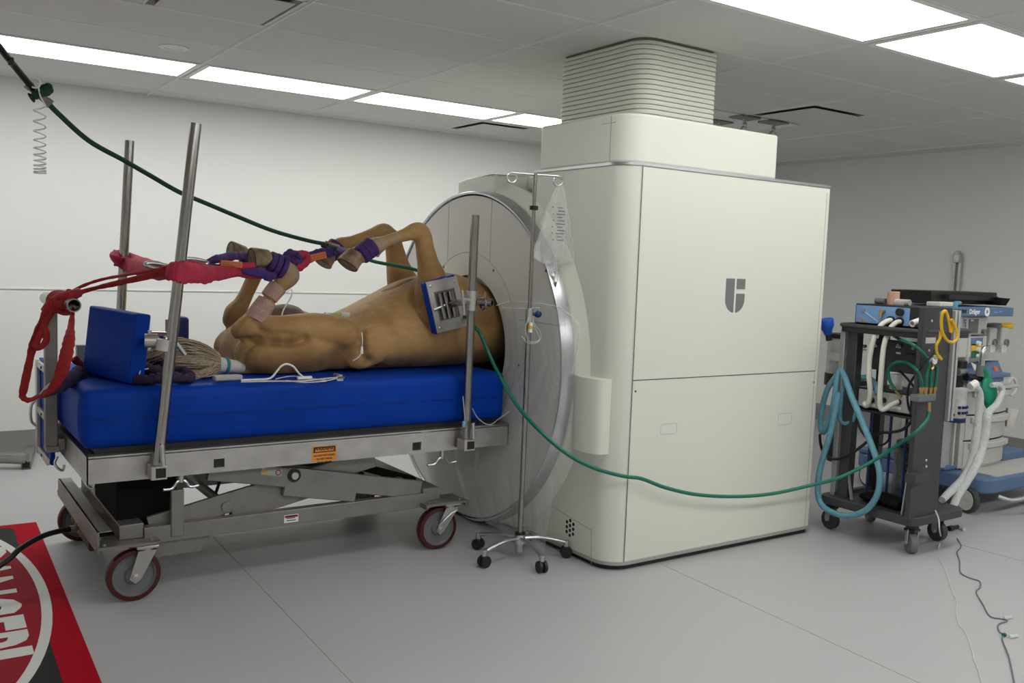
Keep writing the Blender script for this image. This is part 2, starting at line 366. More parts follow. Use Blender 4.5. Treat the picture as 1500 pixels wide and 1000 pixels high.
obj('black_panel', mpoly(rrect(-WID+.115, -LEN+.05, -.115, -.05, .06), .003, .0034), 'mblack', t)
obj('white_ring', mpoly(ell(.455, 1.245), .0034, .0038), 'mwhite', t)
obj('red_oval', mpoly(ell(.415, 1.19), .0038, .0042), 'mredd', t)
xd = (mt((0, -1))-mt((0, 0))); yd = (mt((1, 0))-mt((0, 0)))
c = mt((-.385, -1.11)); mb = text_mb('DANGER!', .43, (c.x, c.y, .0046), xd*.80, yd*1.18, .0004, .008)
r_ = [(V(p)-c).dot(xd) for p in mb.v]; h_ = [(V(p)-c).dot(yd) for p in mb.v]; r0_, r1_ = min(r_), max(r_); hh0, hh1 = min(h_), max(h_)
mb = text_mb('DANGER', .43, c+xd*r0_+V((0, 0, .0046)), xd*.79, yd*1.18, .0004, .012, align='LEFT')
q0 = c+xd*(r1_-.085); 
for e0, e1 in ((hh0+.12, hh1), (hh0, hh0+.075)):
    z_ = V((0, 0, .0044)); p4 = [q0+yd*e0+z_, q0+xd*.085+yd*e0+z_, q0+xd*.085+yd*e1+z_, q0+yd*e1+z_]
    mb.add(p4+[p+V((0, 0, .0006)) for p in p4], [(3, 2, 1, 0), (4, 5, 6, 7), (0, 1, 5, 4), (1, 2, 6, 5), (2, 3, 7, 6), (3, 0, 4, 7)])
obj('lettering', mb, 'mwhite', t)
# ================================================================== SCANNER
X0, X1, Y0, Y1, ZT = 2.91, 4.462, 3.36, 4.155, 2.0
sc = thing('mri_scanner', (3.7, 4.2, 0), 'large cream box shaped MRI scanner with a round bore face taking in the horse', 'scanner')
body = obj('housing', MB().prism(rrect(X0, Y0, X1, Y1, .05, n=8, radii=(.125, .045, .045, .05)), 'z', .035, ZT), 'cream', sc, bevel=.006)
P = 'scanner'
obj('plinth', MB().prism(rrect(X0+.015, Y0+.015, X1-.01, Y1-.01, .05, n=8, radii=(.115, .04, .04, .05)), 'z', .0, .035), 'black', sc)
obj('base_strip', MB().prism(rrect(X0-.004, Y0-.004, X1+.004, Y1, .05, n=8, radii=(.129, .049, .045, .05)), 'z', .026, .044), 'seaml', sc)
lab(obj('top_trim', MB().prism(rrect(X0-.005, Y0-.005, X1+.005, Y1, .05, n=8, radii=(.13, .05, .045, .05)), 'z', ZT-.002, ZT+.012), 'chrome', sc), 'thin grey metal trim along the top edge')
obj('upper_housing', MB().prism(rrect(X0, Y0+.004, 3.985, 4.10, .12, n=8, radii=(.13, .03, .03, .05)), 'z', ZT+.01, 2.245), 'cream', sc, bevel=.012, seg=3)
# front seams and fittings on the +A face
ys = Y0-.0008; sm = MB(); sl = MB()
sm.bb((3.008, ys, .045), (3.0125, Y0, ZT-.005)); sm.bb((3.0125, ys, .953), (4.405, Y0, .958)); 
obj('panel_seam', MB().bb((4.405, ys, .958), (4.408, Y0, ZT-.03)), 'seaml', body); obj('panel_seam', MB().bb((4.398, ys, .045), (4.401, Y0, .953)), 'seaml', body)
def outline(mb, x0, x1, z0, z1, w=.0022):
    mb = MB()
    poly = rrect(x0, z0, x1, z1, .012, n=4); poly2 = rrect(x0+w, z0+w, x1-w, z1-w, .010, n=4); n = len(poly)
    mb.add([(p[0], ys, p[1]) for p in poly]+[(p[0], ys, p[1]) for p in poly2], [(i, (i+1) % n, n+(i+1) % n, n+i) for i in range(n)])
    obj('access_outline', mb, 'seaml', body)
a, b = AT(967, 637, y=Y0), AT(992, 619, y=Y0); outline(sl, a.x, b.x, a.z, b.z)
a, b = AT(1139, 623, y=Y0), AT(1160, 604, y=Y0); outline(sl, a.x, b.x, a.z, b.z)
obj('panel_seam', sm, 'seam', body)
for q in ((931, 573), (1192, 560)):
    p = AT(*q, y=Y0); obj('screw_hole', MB().cyl((p.x, Y0-.001, p.z), (p.x, Y0+.001, p.z), .005, n=10), 'black', body)
# shield shaped logo
lg = MB(); A = AT(1064, 408, y=Y0); B = AT(1092, 408, y=Y0); C_ = AT(1078, 458, y=Y0)
lx, rx_, tz, bz = A.x, B.x, (A.z+B.z)/2, C_.z; w = rx_-lx; cx = (lx+rx_)/2; r = w/2; gx = .008
def arc(a0, a1, cz, r, n=10): return [(cx+r*math.cos(a0+(a1-a0)*i/n), cz+r*math.sin(a0+(a1-a0)*i/n)) for i in range(n+1)]
cz = bz+r
lg.prism([(lx, tz), (lx, cz)]+arc(PI, PI*1.45, cz, r)+[(cx-gx, bz+.002), (cx-gx, tz)], 'y', Y0-.0015, Y0)
mz = tz-.37*(tz-bz)
lg.prism([(cx+gx, tz), (cx+gx, mz+.012), (rx_, mz+.012), (rx_, tz)], 'y', Y0-.0015, Y0)
lg.prism([(cx+gx, mz-.012), (cx+gx, bz+.002)]+arc(PI*1.55, 2*PI, cz, r)+[(rx_, mz-.012)], 'y', Y0-.0015, Y0)
lab(obj('logo', lg, 'logo', body), 'grey shield shaped emblem')
# left face: seams round a lower panel, vent holes
xs = X0-.0008; pts = PX([(808, 741), (866, 776), (866, 829), (851, 824), (817, 803)], x=X0-.0006)
for a, b in zip(pts[:-1], pts[1:]): obj('panel_seam', MB().beam(a, b, .0022, .0015, up=(1, 0, 0)), 'seaml', body)
vh = MB(); c = AT(835, 773, x=X0)
for i, n_ in ((-1, 3), (0, 4), (1, 3)):
    for j in range(n_):
        y = c.y+i*.027; z = c.z+(j-(n_-1)/2)*.026; vh.cyl((X0-.001, y, z), (X0+.002, y, z), .0095, n=12)
obj('vent_holes', vh, 'black', body)
# half round side box
sb = MB(); n = 14
poly = [(X0+.02, 3.42)]+[(X0+.005-.075*math.sin(PI*i/n)**.6, 3.535+.115*-math.cos(PI*i/n)) for i in range(n+1)]+[(X0+.02, 3.65)]
sb.prism(poly, 'z', .585, .958)
lo = [(X0+.02+(p[0]-X0-.02)*.15, 3.60+(p[1]-3.535)*.75) for p in poly]; k = len(poly)
sb.add([(p[0], p[1], .585) for p in poly]+[(p[0], p[1], .50) for p in lo], [tuple(range(k))[::-1], tuple(range(k, 2*k))]+[(i, (i+1) % k, k+(i+1) % k, k+i) for i in range(k)])
obj('side_box', sb, 'cream', sc, bevel=.012, seg=3)
# gantry ring
GC = V((0, 4.59, .952)); BC = V((0, 4.575, 1.02)); XD = 2.79; RO = .956; RB = .41
def clampz(p): return V((p.x, p.y, max(p.z, .012)))
def ringstack(prof, m, name, n=96, parent=sc, sharp=30, label=None, closed=False):
    mb = MB(); vs = []
    for x, r in prof:
        for j in range(n):
            a = 2*PI*j/n; vs.append(clampz(V((x, GC.y+r*math.cos(a), GC.z+r*math.sin(a)))))
    k = len(prof); fs = [(i*n+j, i*n+(j+1) % n, (i+1)*n+(j+1) % n, (i+1)*n+j) for i in range(k-1) for j in range(n)]
    if closed: fs += [((k-1)*n+j, (k-1)*n+(j+1) % n, (j+1) % n, j) for j in range(n)]
    mb.add(vs, fs); o = obj(name, mb, m, parent, sharp=sharp)
    if label: lab(o, label)
    return o
# face disc: outer circle bridged to the bore circle
mb = MB(); n = 96; vs = []
for k in range(7):
    t = k/6
    for j in range(n):
        a = 2*PI*j/n; po = V((XD, GC.y+(RO-.012)*math.cos(a), GC.z+(RO-.012)*math.sin(a))); pi_ = V((XD, BC.y+RB*math.cos(a), BC.z+RB*math.sin(a)))
        vs.append(clampz(po.lerp(pi_, t)))
mb.add(vs, [(i*n+j, i*n+(j+1) % n, (i+1)*n+(j+1) % n, (i+1)*n+j) for i in range(6) for j in range(n)])
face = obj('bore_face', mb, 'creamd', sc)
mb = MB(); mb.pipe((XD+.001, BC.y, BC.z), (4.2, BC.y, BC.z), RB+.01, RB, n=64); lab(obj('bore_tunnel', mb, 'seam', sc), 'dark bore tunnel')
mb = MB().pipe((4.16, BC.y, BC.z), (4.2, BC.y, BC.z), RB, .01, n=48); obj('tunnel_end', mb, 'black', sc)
lab(ringstack([(XD+.0, RO-.014), (XD-.008, RO-.010), (XD-.010, RO), (XD-.004, RO+.004), (XD+.06, RO+.012), (XD+.062, RO-.02), (XD, RO-.02)], 'chrome', 'rim_band', closed=True), 'silver band round the bore face')
ringstack([(XD+.05, .93), (XD+.062, .955), (XD+.09, .985), (X0+.004, 1.03), (X0+.03, 1.03)], 'cream', 'flared_collar')
ringstack([(XD+.05, .93), (4.40, .93), (4.40, .44), (XD+.05, .44)], 'cream', 'rear_drum', closed=True)
# head housing above the disc
A = [(4.855, 1.6), (4.855, 1.985), (4.75, 2.003), (4.62, 2.012), (4.44, 2.008), (4.44, 1.6)]
mb = MB(); mb.prism(A, 'x', XD+.075, 4.3)
mb.add([(XD+.075, 4.44, 1.6), (XD+.075, 4.44, 2.008), (X0+.07, 4.29, 2.004), (X0+.07, 4.29, 1.6), (X0+.3, 4.44, 1.6), (X0+.3, 4.44, 2.008), (X0+.3, 4.29, 2.004), (X0+.3, 4.29, 1.6)],
       [(0, 3, 2, 1), (1, 2, 6, 5), (0, 4, 7, 3), (4, 5, 6, 7), (0, 1, 5, 4), (3, 7, 6, 2)])
mb.bb((X0+.075, 4.13, 1.6), (4.30, 4.29, 1.998)); obj('top_cover', mb, 'cream', sc, bevel=.01, seg=3)
# seams on the disc
sm = MB(); sm.torus((XD-.0002, 4.583, 1.028), .535, .0016, 'x', n=90, k=6)
for y, z0, z1 in ((4.825, 1.512, 1.872), (4.350, 1.51, 1.87)): sm.bb((XD-.001, y-.002, z0), (XD+.001, y+.002, z1))
a, b = AT(760, 468, x=XD), AT(820, 477, x=XD); sm.beam(a, b, .002, .006, up=(0, 0, 1))
obj('face_seam', sm, 'seaml', face)
for q in ((650, 391), (723, 396), (760, 535)):
    p = AT(*q, x=XD); obj('screw', MB().cyl((XD-.002, p.y, p.z), (XD+.001, p.y, p.z), .008, n=10), 'seam', face)
p = AT(801, 374, x=XD+.03); 
lab(obj('indicator', MB().ball((XD-.004, 3.80, 1.475), .010, n=10), 'blue', face), 'small blue dot')
# ------------------------------------------------------------------ duct above the scanner
t = thing('ribbed_duct', (3.46, 4.0, 2.247), 'pale ribbed rectangular duct from the top of the scanner up to the ceiling', 'duct')
mb = MB(); nb = 17; zb, zt = 2.249, 2.675; h = (zt-zb)/nb
for i in range(nb):
    z = zb+i*h; rings = []
    base = [(0.0, -.008), (.10, .003), (.5, .006), (.90, .003), (1.0, -.008)]
    polyN = None
    for fz, off in base:
        p = rrect(3.19-off, 3.60-off, 3.74+off, 4.30+off, .09, n=6, radii=(.10+off, .05+off, .05+off, .05+off)); polyN = len(p)
        rings.append([(q[0], q[1], z+fz*h) for q in p])
    vs = [q for r_ in rings for q in r_]
    mb.add(vs, [(a*polyN+j, a*polyN+(j+1) % polyN, (a+1)*polyN+(j+1) % polyN, (a+1)*polyN+j) for a in range(4) for j in range(polyN)])
obj('ribbed_sleeve', mb, 'cream', t, sharp=50)
obj('ceiling_gasket', MB().prism(rrect(3.18, 3.59, 3.75, 4.31, .1, n=6), 'z', 2.668, 2.678), 'seam', t)
# front seam of the upper housing
mb = MB(); a = AT(903, 168, x=X0); mb.bb((X0-.0008, 3.49, ZT+.014), (X0+.001, 3.494, 2.235)); mb.bb((X0-.0008, 3.46, 2.2), (X0+.0012, 3.56, 2.203))
obj('upper_seam', mb, 'seaml', sc)
# ================================================================== HORSE (lying on its back)
def hide_mat():
    m = bpy.data.materials.new('horse_coat'); m.use_nodes = True; nt = m.node_tree; L = nt.links; b = nt.nodes['Principled BSDF']
    b.inputs['Roughness'].default_value = .62; b.inputs['Specular IOR Level'].default_value = .35; b.inputs['Sheen Weight'].default_value = .08
    tc = nt.nodes.new('ShaderNodeTexCoord')
    def noise(sc, st=(1, 1, 1), d=4):
        mp = nt.nodes.new('ShaderNodeMapping'); mp.inputs['Scale'].default_value = st; L.new(tc.outputs['Object'], mp.inputs[0])
        n = nt.nodes.new('ShaderNodeTexNoise'); n.inputs['Scale'].default_value = sc; n.inputs['Detail'].default_value = d; L.new(mp.outputs[0], n.inputs['Vector']); return n
    n1 = noise(3.2); r1 = nt.nodes.new('ShaderNodeValToRGB'); r1.color_ramp.elements[0].position = .33; r1.color_ramp.elements[1].position = .68
    r1.color_ramp.elements[0].color = (.30, .165, .060, 1); r1.color_ramp.elements[1].color = (.47, .285, .115, 1); L.new(n1.outputs['Fac'], r1.inputs[0])
    n2 = noise(34, (.5, 1, 1), 6); r2 = nt.nodes.new('ShaderNodeValToRGB'); r2.color_ramp.elements[0].position = .3; r2.color_ramp.elements[1].position = .7
    r2.color_ramp.elements[0].color = (.90, .89, .87, 1); r2.color_ramp.elements[1].color = (1.06, 1.05, 1.02, 1); L.new(n2.outputs['Fac'], r2.inputs[0])
    mx = nt.nodes.new('ShaderNodeMix'); mx.data_type = 'RGBA'; mx.blend_type = 'MULTIPLY'; mx.inputs[0].default_value = 1
    L.new(r1.outputs[0], mx.inputs[6]); L.new(r2.outputs[0], mx.inputs[7]); col = mx.outputs[2]
    at = nt.nodes.new('ShaderNodeAttribute'); at.attribute_name = 'coat'; at.attribute_type = 'GEOMETRY'
    sp = nt.nodes.new('ShaderNodeSeparateColor'); L.new(at.outputs['Color'], sp.inputs[0])
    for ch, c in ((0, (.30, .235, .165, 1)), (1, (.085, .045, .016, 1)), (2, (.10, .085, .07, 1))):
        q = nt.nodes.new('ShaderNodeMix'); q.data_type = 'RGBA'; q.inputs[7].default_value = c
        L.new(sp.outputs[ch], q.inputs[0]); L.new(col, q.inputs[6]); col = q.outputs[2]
    L.new(col, b.inputs['Base Color'])
    n3 = noise(110, (1, 1, 1), 3); n4 = noise(11, (1, 1, 1), 3)
    bp = nt.nodes.new('ShaderNodeBump'); bp.inputs['Strength'].default_value = .18; bp.inputs['Distance'].default_value = .004; L.new(n3.outputs['Fac'], bp.inputs['Height'])
    bp2 = nt.nodes.new('ShaderNodeBump'); bp2.inputs['Strength'].default_value = .45; bp2.inputs['Distance'].default_value = .012; L.new(n4.outputs['Fac'], bp2.inputs['Height']); L.new(bp.outputs[0], bp2.inputs['Normal'])
    L.new(bp2.outputs[0], b.inputs['Normal']); return m
M['hide'] = hide_mat()
MT = .925  # mattress top
hb = MB()
def limb(pts, rs, sub=5, up=(0, 1, 0), n=16, ry=None):
    q = smooth_pts(pts, sub); hb.sweep(q, lerp_list(rs, len(q)), None if ry is None else lerp_list(ry, len(q)), up=up, n=n)
    hb.ball(pts[0], rs[0]*.99, 12); hb.ball(pts[-1], rs[-1]*.99, 12)
# trunk: stations (x, z low, z high, centre y, half width)
YC = 4.575
st = [(1.385, .96, 1.06, YC, .10), (1.42, .93, 1.13, YC, .20), (1.50, .915, 1.17, YC, .275), (1.62, .91, 1.185, YC, .31), (1.78, .91, 1.185, YC, .315), (1.92, .91, 1.19, YC, .30),
      (2.05, .91, 1.235, YC, .30), (2.20, .905, 1.31, YC, .325), (2.35, .905, 1.385, YC, .335), (2.50, .905, 1.425, YC, .335), (2.64, .905, 1.44, YC, .32), (2.78, .91, 1.41, YC, .305),
      (2.92, .93, 1.36, YC, .26), (3.10, .97, 1.29, YC, .19), (3.35, .99, 1.24, YC, .15), (3.60, .99, 1.20, YC, .13)]
sx = lambda k: [s_[k] for s_ in st]
cpts = smooth_pts([(s_[0], s_[3], (s_[1]+s_[2])/2) for s_ in st], 5); N = len(cpts)
hz = smooth_pts([((s_[2]-s_[1])/2, s_[4], 0) for s_ in st], 5)
# egg section, narrower keel (sternum) on top
n = 40; vs = []
for i, c in enumerate(cpts):
    ry_, rx_ = hz[i].x, hz[i].y
    for j in range(n):
        a = 2*PI*j/n; ca, sa = math.cos(a), math.sin(a)
        ca_ = math.copysign(abs(ca)**.9, ca); 
        if sa > 0: wdt = rx_*(1-.16*sa*sa); zz = ry_*sa
        else: zz = ry_*math.copysign(abs(sa)**.72, sa); wdt = rx_
        vs.append(V((c.x, c.y+wdt*ca_, c.z+zz)))
hb.add(vs, [(i*n+j, i*n+(j+1) % n, (i+1)*n+(j+1) % n, (i+1)*n+j) for i in range(N-1) for j in range(n)]+[tuple(range(n))[::-1], tuple(range((N-1)*n, N*n))])
# buttock and thigh masses
for s_, yy in ((-1, 4.40), (1, 4.75)):
    hb.ball((1.575, yy, 1.02), (.20, .125, .125), 20)
    hb.ball((1.73, yy-.0+s_*.0+(-.03 if s_ < 0 else .03), 1.05), (.25, .12, .135), 20, rot=Euler((0, -.12, 0)).to_matrix())
    hb.ball((1.87, yy-(.04 if s_ < 0 else -.04), 1.06), (.20, .085, .125), 20, rot=Euler((0, .1, 0)).to_matrix())
# near hind: stifle > gaskin > hock > cannon > fetlock > pastern
KN = AT(502, 491, y=4.34); HK = AT(366, 486, y=4.37); HP = AT(349, 489, y=4.37)
CN = AT(388, 447, y=4.38); FT = AT(432, 402, y=4.39); PS = AT(405, 386, y=4.39)
limb([KN, AT(460, 482, y=4.33), AT(412, 481, y=4.35), AT(380, 480, y=4.37)], [.098, .083, .066, .056])
limb([AT(352, 484, y=4.37), AT(362, 478, y=4.37), AT(372, 466, y=4.375)], [.048, .056, .045])
hb.ball(AT(352, 487, y=4.37), (.042, .036, .038), 14)
limb([AT(374, 470, y=4.375), AT(384, 454, y=4.38), AT(398, 434, y=4.38), AT(412, 416, y=4.385)], [.043, .036, .034, .041])
limb([AT(412, 416, y=4.385), AT(424, 404, y=4.39), AT(418, 396, y=4.39), AT(402, 388, y=4.39), AT(390, 381, y=4.39)], [.042, .052, .050, .040, .037])
# far hind
limb([AT(440, 478, y=4.74), AT(400, 478, y=4.77), AT(360, 478, y=4.80), AT(348, 474, y=4.80)], [.09, .07, .05, .048])
limb([AT(338, 468, y=4.80), AT(344, 458, y=4.80), AT(352, 448, y=4.80)], [.046, .056, .046])
hb.ball(AT(336, 470, y=4.80), (.036, .034, .04), 14)
limb([AT(350, 452, y=4.80), AT(362, 428, y=4.80), AT(374, 402, y=4.79), AT(380, 388, y=4.78)], [.046, .038, .040, .046])
limb([AT(380, 388, y=4.78), AT(372, 378, y=4.78), AT(357, 373, y=4.78)], [.046, .040, .038])
limb([V((1.55, 4.45, .985)), AT(372, 539, y=4.41), AT(350, 538, y=4.39)], [.07, .05, .034])
# udder / sheath between the thighs
hb.ball(AT(418, 463, y=4.62), (.105, .10, .065), 18)
# near fore: shoulder, forearm, knee, cannon, fetlock
hb.ball((2.50, 4.34, 1.20), (.17, .085, .19), 20, rot=Euler((0, .35, 0)).to_matrix())
hb.ball((2.66, 4.36, 1.15), (.16, .09, .19), 20)
limb([AT(634, 442, y=4.32), AT(633, 412, y=4.30), AT(627, 385, y=4.29), AT(622, 362, y=4.285), AT(620, 348, y=4.28)], [.115, .086, .058, .049, .050], up=(1, 0, 0))
limb([AT(621, 350, y=4.28), AT(613, 339, y=4.28), AT(600, 341, y=4.28)], [.048, .052, .040])
hb.ball(AT(622, 340, y=4.28), (.03, .036, .036), 12)
limb([AT(602, 341, y=4.28), AT(584, 347, y=4.28), AT(566, 353, y=4.28), AT(556, 358, y=4.28)], [.040, .031, .031, .040])
limb([AT(556, 358, y=4.28), AT(547, 361, y=4.28), AT(538, 367, y=4.28), AT(528, 376, y=4.28)], [.042, .047, .042, .037])
hb.ball(AT(553, 370, y=4.28), (.018, .02, .028), 10)
# far fore
hb.ball((2.52, 4.80, 1.20), (.17, .09, .19), 20)
limb([AT(597, 432, y=4.80), AT(588, 408, y=4.80), AT(582, 385, y=4.80), AT(578, 365, y=4.80), AT(574, 348, y=4.80)], [.12, .088, .066, .054, .052], up=(1, 0, 0))
limb([AT(573, 350, y=4.80), AT(563, 340, y=4.80), AT(550, 343, y=4.80)], [.048, .054, .044])
limb([AT(552, 342, y=4.80), AT(533, 348, y=4.80), AT(516, 354, y=4.80), AT(502, 358, y=4.80)], [.043, .035, .035, .043])
limb([AT(502, 358, y=4.80), AT(494, 361, y=4.79), AT(487, 370, y=4.79)], [.045, .042, .037])
# folds: flank fold and breast
hb.ball((2.04, 4.30, 1.05), (.16, .045, .10), 16, rot=Euler((0, -.5, 0)).to_matrix())
me = bpy.data.meshes.new('tmp'); me.from_pydata([tuple(p) for p in hb.v], [], hb.f)
bm = bmesh.new(); bm.from_mesh(me); bmesh.ops.recalc_face_normals(bm, faces=bm.faces); bm.to_mesh(me); bm.free()
tmp = bpy.data.objects.new('tmp', me); COL.objects.link(tmp)
md = tmp.modifiers.new('r', 'REMESH'); md.mode = 'VOXEL'; md.voxel_size = .009; md.use_smooth_shade = True
md = tmp.modifiers.new('s', 'CORRECTIVE_SMOOTH' if False else 'SMOOTH'); md.factor = .5; md.iterations = 7
dg = bpy.context.evaluated_depsgraph_get(); dg.update()
bme = bpy.data.meshes.new_from_object(tmp.evaluated_get(dg)); bpy.data.objects.remove(tmp)
# sculpt: ribs, creases, flattened underside
def seg_d(p, a, b):
    ab = b-a; t = max(0, min(1, (p-a).dot(ab)/ab.length_squared)); return (p-(a+ab*t)).length
from mathutils.bvhtree import BVHTree
bmh = bmesh.new(); bmh.from_mesh(bme); BV = BVHTree.FromBMesh(bmh)
def S(px, py): # measured point carried on to the real surface of the animal
    d = (AT(px, py, y=4.0)-V((0, 0, EYE))).normalized(); h = BV.ray_cast(V((0, 0, EYE)), d)[0]
    return h if h is not None else AT(px, py, y=4.33)
CR = []
def crease(pts, r, dep): CR.append((smooth_pts([S(*p) for p in pts], 6), r, dep))
crease([(353, 497), (372, 500), (402, 502), (429, 503), (446, 497)], .019, .026)
crease([(370, 468), (381, 482), (397, 488), (424, 489)], .015, .008)
crease([(529, 484), (530, 498), (531, 511), (536, 524), (555, 537), (580, 550)], .021, .026)
crease([(372, 502), (359, 520), (356, 540)], .013, .012)
crease([(607, 426), (605, 441), (618, 461), (629, 476)], .018, .020)
crease([(563, 425), (581, 419), (602, 409)], .015, .013)
crease([(470, 536), (492, 524), (510, 520)], .055, .012)
crease([(540, 445), (556, 462), (570, 470)], .020, .004)
crease([(600, 470), (592, 500), (588, 530)], .03, .004)
SWELL = [(S(*a), r, d) for a, r, d in (((415, 525), .10, .012), ((495, 482), .07, .010), ((440, 482), .05, .006), ((556, 505), .10, .010), ((585, 450), .12, .010), ((640, 500), .09, .008), ((386, 478), .035, .006), ((360, 490), .04, .008), ((385, 530), .06, .010))]
me = bpy.data.meshes.new('horse'); 
nrm = [v.normal.copy() for v in bme.vertices]
ca = bme.color_attributes.new('coat', 'FLOAT_COLOR', 'POINT')
pale = [(AT(432, 402, y=4.39), .095), (AT(418, 396, y=4.39), .075), (AT(549, 362, y=4.28), .085), (AT(540, 366, y=4.28), .06), (AT(575, 350, y=4.28), .05)]
dark = [(S(*a), r, k) for a, r, k in (((360, 492), .06, .4), ((336, 470), .07, .45), ((448, 535), .12, .35), ((496, 523), .085, .55), ((470, 532), .08, .4), ((404, 501), .04, .5), ((425, 502), .04, .5), ((382, 500), .04, .5),  # darker legs, plus shade of creases, underside and bore mouth painted in
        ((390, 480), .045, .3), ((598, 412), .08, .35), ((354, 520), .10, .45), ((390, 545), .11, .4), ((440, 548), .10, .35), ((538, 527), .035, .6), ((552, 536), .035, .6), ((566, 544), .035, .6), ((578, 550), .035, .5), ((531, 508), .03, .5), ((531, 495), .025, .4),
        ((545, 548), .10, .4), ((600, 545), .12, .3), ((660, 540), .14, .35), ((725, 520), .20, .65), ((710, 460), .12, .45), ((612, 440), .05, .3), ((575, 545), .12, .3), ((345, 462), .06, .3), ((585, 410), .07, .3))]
grey = [(AT(418, 463, y=4.60), .115, .9)]
for v in bme.vertices:
    p = v.co.copy(); nn = nrm[v.index]
    d = V((0, 0, 0))
    if p.x < 3.0:
        for pts, r, dep in CR:
            if abs(p.x-pts[0].x) > .5: continue
            dm = min((p-q).length for q in pts)
            if dm < r*3: d -= nn*dep*math.exp(-(dm/r)**2)
        for q, r, dep in SWELL:
            dm = (p-q).length
            if dm < r*2.5: d += nn*dep*math.exp(-(dm/r)**2)
        if 2.1 < p.x < 2.6 and p.z < 1.3 and p.y < 4.4: d += nn*.0022*math.sin((p.x*1.0+(p.z-1.1)*.35)*2*PI/.075)
    v.co = p+d
    if v.co.z < MT+.002 and v.co.x < 2.9: v.co.z = MT+.002
    R_ = max([0]+[1.1*max(0, 1-((p-q).length/r)**2) for q, r in pale])
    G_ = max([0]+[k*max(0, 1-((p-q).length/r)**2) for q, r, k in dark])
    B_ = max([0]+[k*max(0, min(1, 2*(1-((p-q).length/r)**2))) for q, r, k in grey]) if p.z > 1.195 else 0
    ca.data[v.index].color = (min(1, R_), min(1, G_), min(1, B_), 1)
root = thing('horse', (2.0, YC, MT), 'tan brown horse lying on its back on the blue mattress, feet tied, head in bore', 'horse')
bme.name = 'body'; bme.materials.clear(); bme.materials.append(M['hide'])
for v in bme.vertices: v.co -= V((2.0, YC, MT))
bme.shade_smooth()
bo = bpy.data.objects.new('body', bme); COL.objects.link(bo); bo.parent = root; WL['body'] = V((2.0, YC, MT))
# hooves
def hoof(ctr, ax, r=.058, h=.085, name='hoof', toe=None, label=None):
    """ctr = centre of sole, ax = direction from coronet to sole, toe = forward direction"""
    ax = V(ax).normalized(); toe = V(toe); toe = (toe-ax*toe.dot(ax)).normalized(); sd = ax.cross(toe)
    mb = MB(); vs = []; n = 28; prof = [(.78, -1.0, .12), (.84, -.9, .12), (.88, -.6, .06), (.96, -.2, 0), (1.0, 0, 0), (.97, .05, 0)]
    for fr, hh, sh in prof:
        for j in range(n):
            a = 2*PI*j/n; c, s_ = math.cos(a), math.sin(a)
            fx = c*(1.12 if c > 0 else .82)*r*fr; w = s_*r*fr*.96
            heel = .35*h*max(0, -c)*(1 if hh < -.5 else 0)
            vs.append(V(ctr)+toe*(fx-sh*r*(1 if hh < -.5 else .4))+sd*w+ax*(hh*h+heel))
    k = len(prof); mb.add(vs, [(i*n+j, i*n+(j+1) % n, (i+1)*n+(j+1) % n, (i+1)*n+j) for i in range(k-1) for j in range(n)]+[tuple(range(n))[::-1], tuple(range((k-1)*n, k*n))])
    ho = obj(name, mb, 'hoof', root)
    sb = MB(); vs = []
    for fr, hh in ((.93, .05), (.86, .07), (.80, .03), (.35, .02), (.05, .03)):
        for j in range(n):
            a = 2*PI*j/n; c, s_ = math.cos(a), math.sin(a); vs.append(V(ctr)+toe*(c*(1.12 if c > 0 else .82)*r*fr)+sd*s_*r*fr*.96+ax*hh*h)
    sb.add(vs, [(i*n+j, i*n+(j+1) % n, (i+1)*n+(j+1) % n, (i+1)*n+j) for i in range(4) for j in range(n)]+[tuple(range(4*n, 5*n))])
    obj('sole', sb, 'sole', ho); return ho
# near hind hoof: sole up-left, far hind, near fore, far fore
hoof(AT(370, 380, y=4.37), (-.95, -.12, -.12), r=.052, h=.085, toe=(-.1, 0, 1))
hoof(AT(338, 368, y=4.76), (-.92, -.15, .10), r=.048, h=.08, toe=(.1, 0, 1))
hoof(AT(511, 389, y=4.27), (-.55, -.10, -.80), r=.060, h=.075, toe=(-.75, 0, .5))
hoof(AT(475, 387, y=4.76), (-.50, -.12, -.80), r=.052, h=.07, toe=(-.75, 0, .4))
# bandage on the near hind cannon
bp_ = [AT(373, 470, y=4.37), AT(381, 456, y=4.375), AT(389, 444, y=4.38), AT(397, 432, y=4.38), AT(407, 420, y=4.385)]
q = smooth_pts(bp_, 6); mb = MB().sweep(q[:15], lerp_list([.056, .051, .047], 15), up=(0, 1, 0), n=20)
lab(obj('leg_bandage', mb, 'bandage', root), 'dusty pink bandage round the near hind cannon')
mb = MB().sweep(q[16:], lerp_list([.043, .047], len(q)-16), up=(0, 1, 0), n=20); obj('leg_bandage', mb, 'bandage', root)
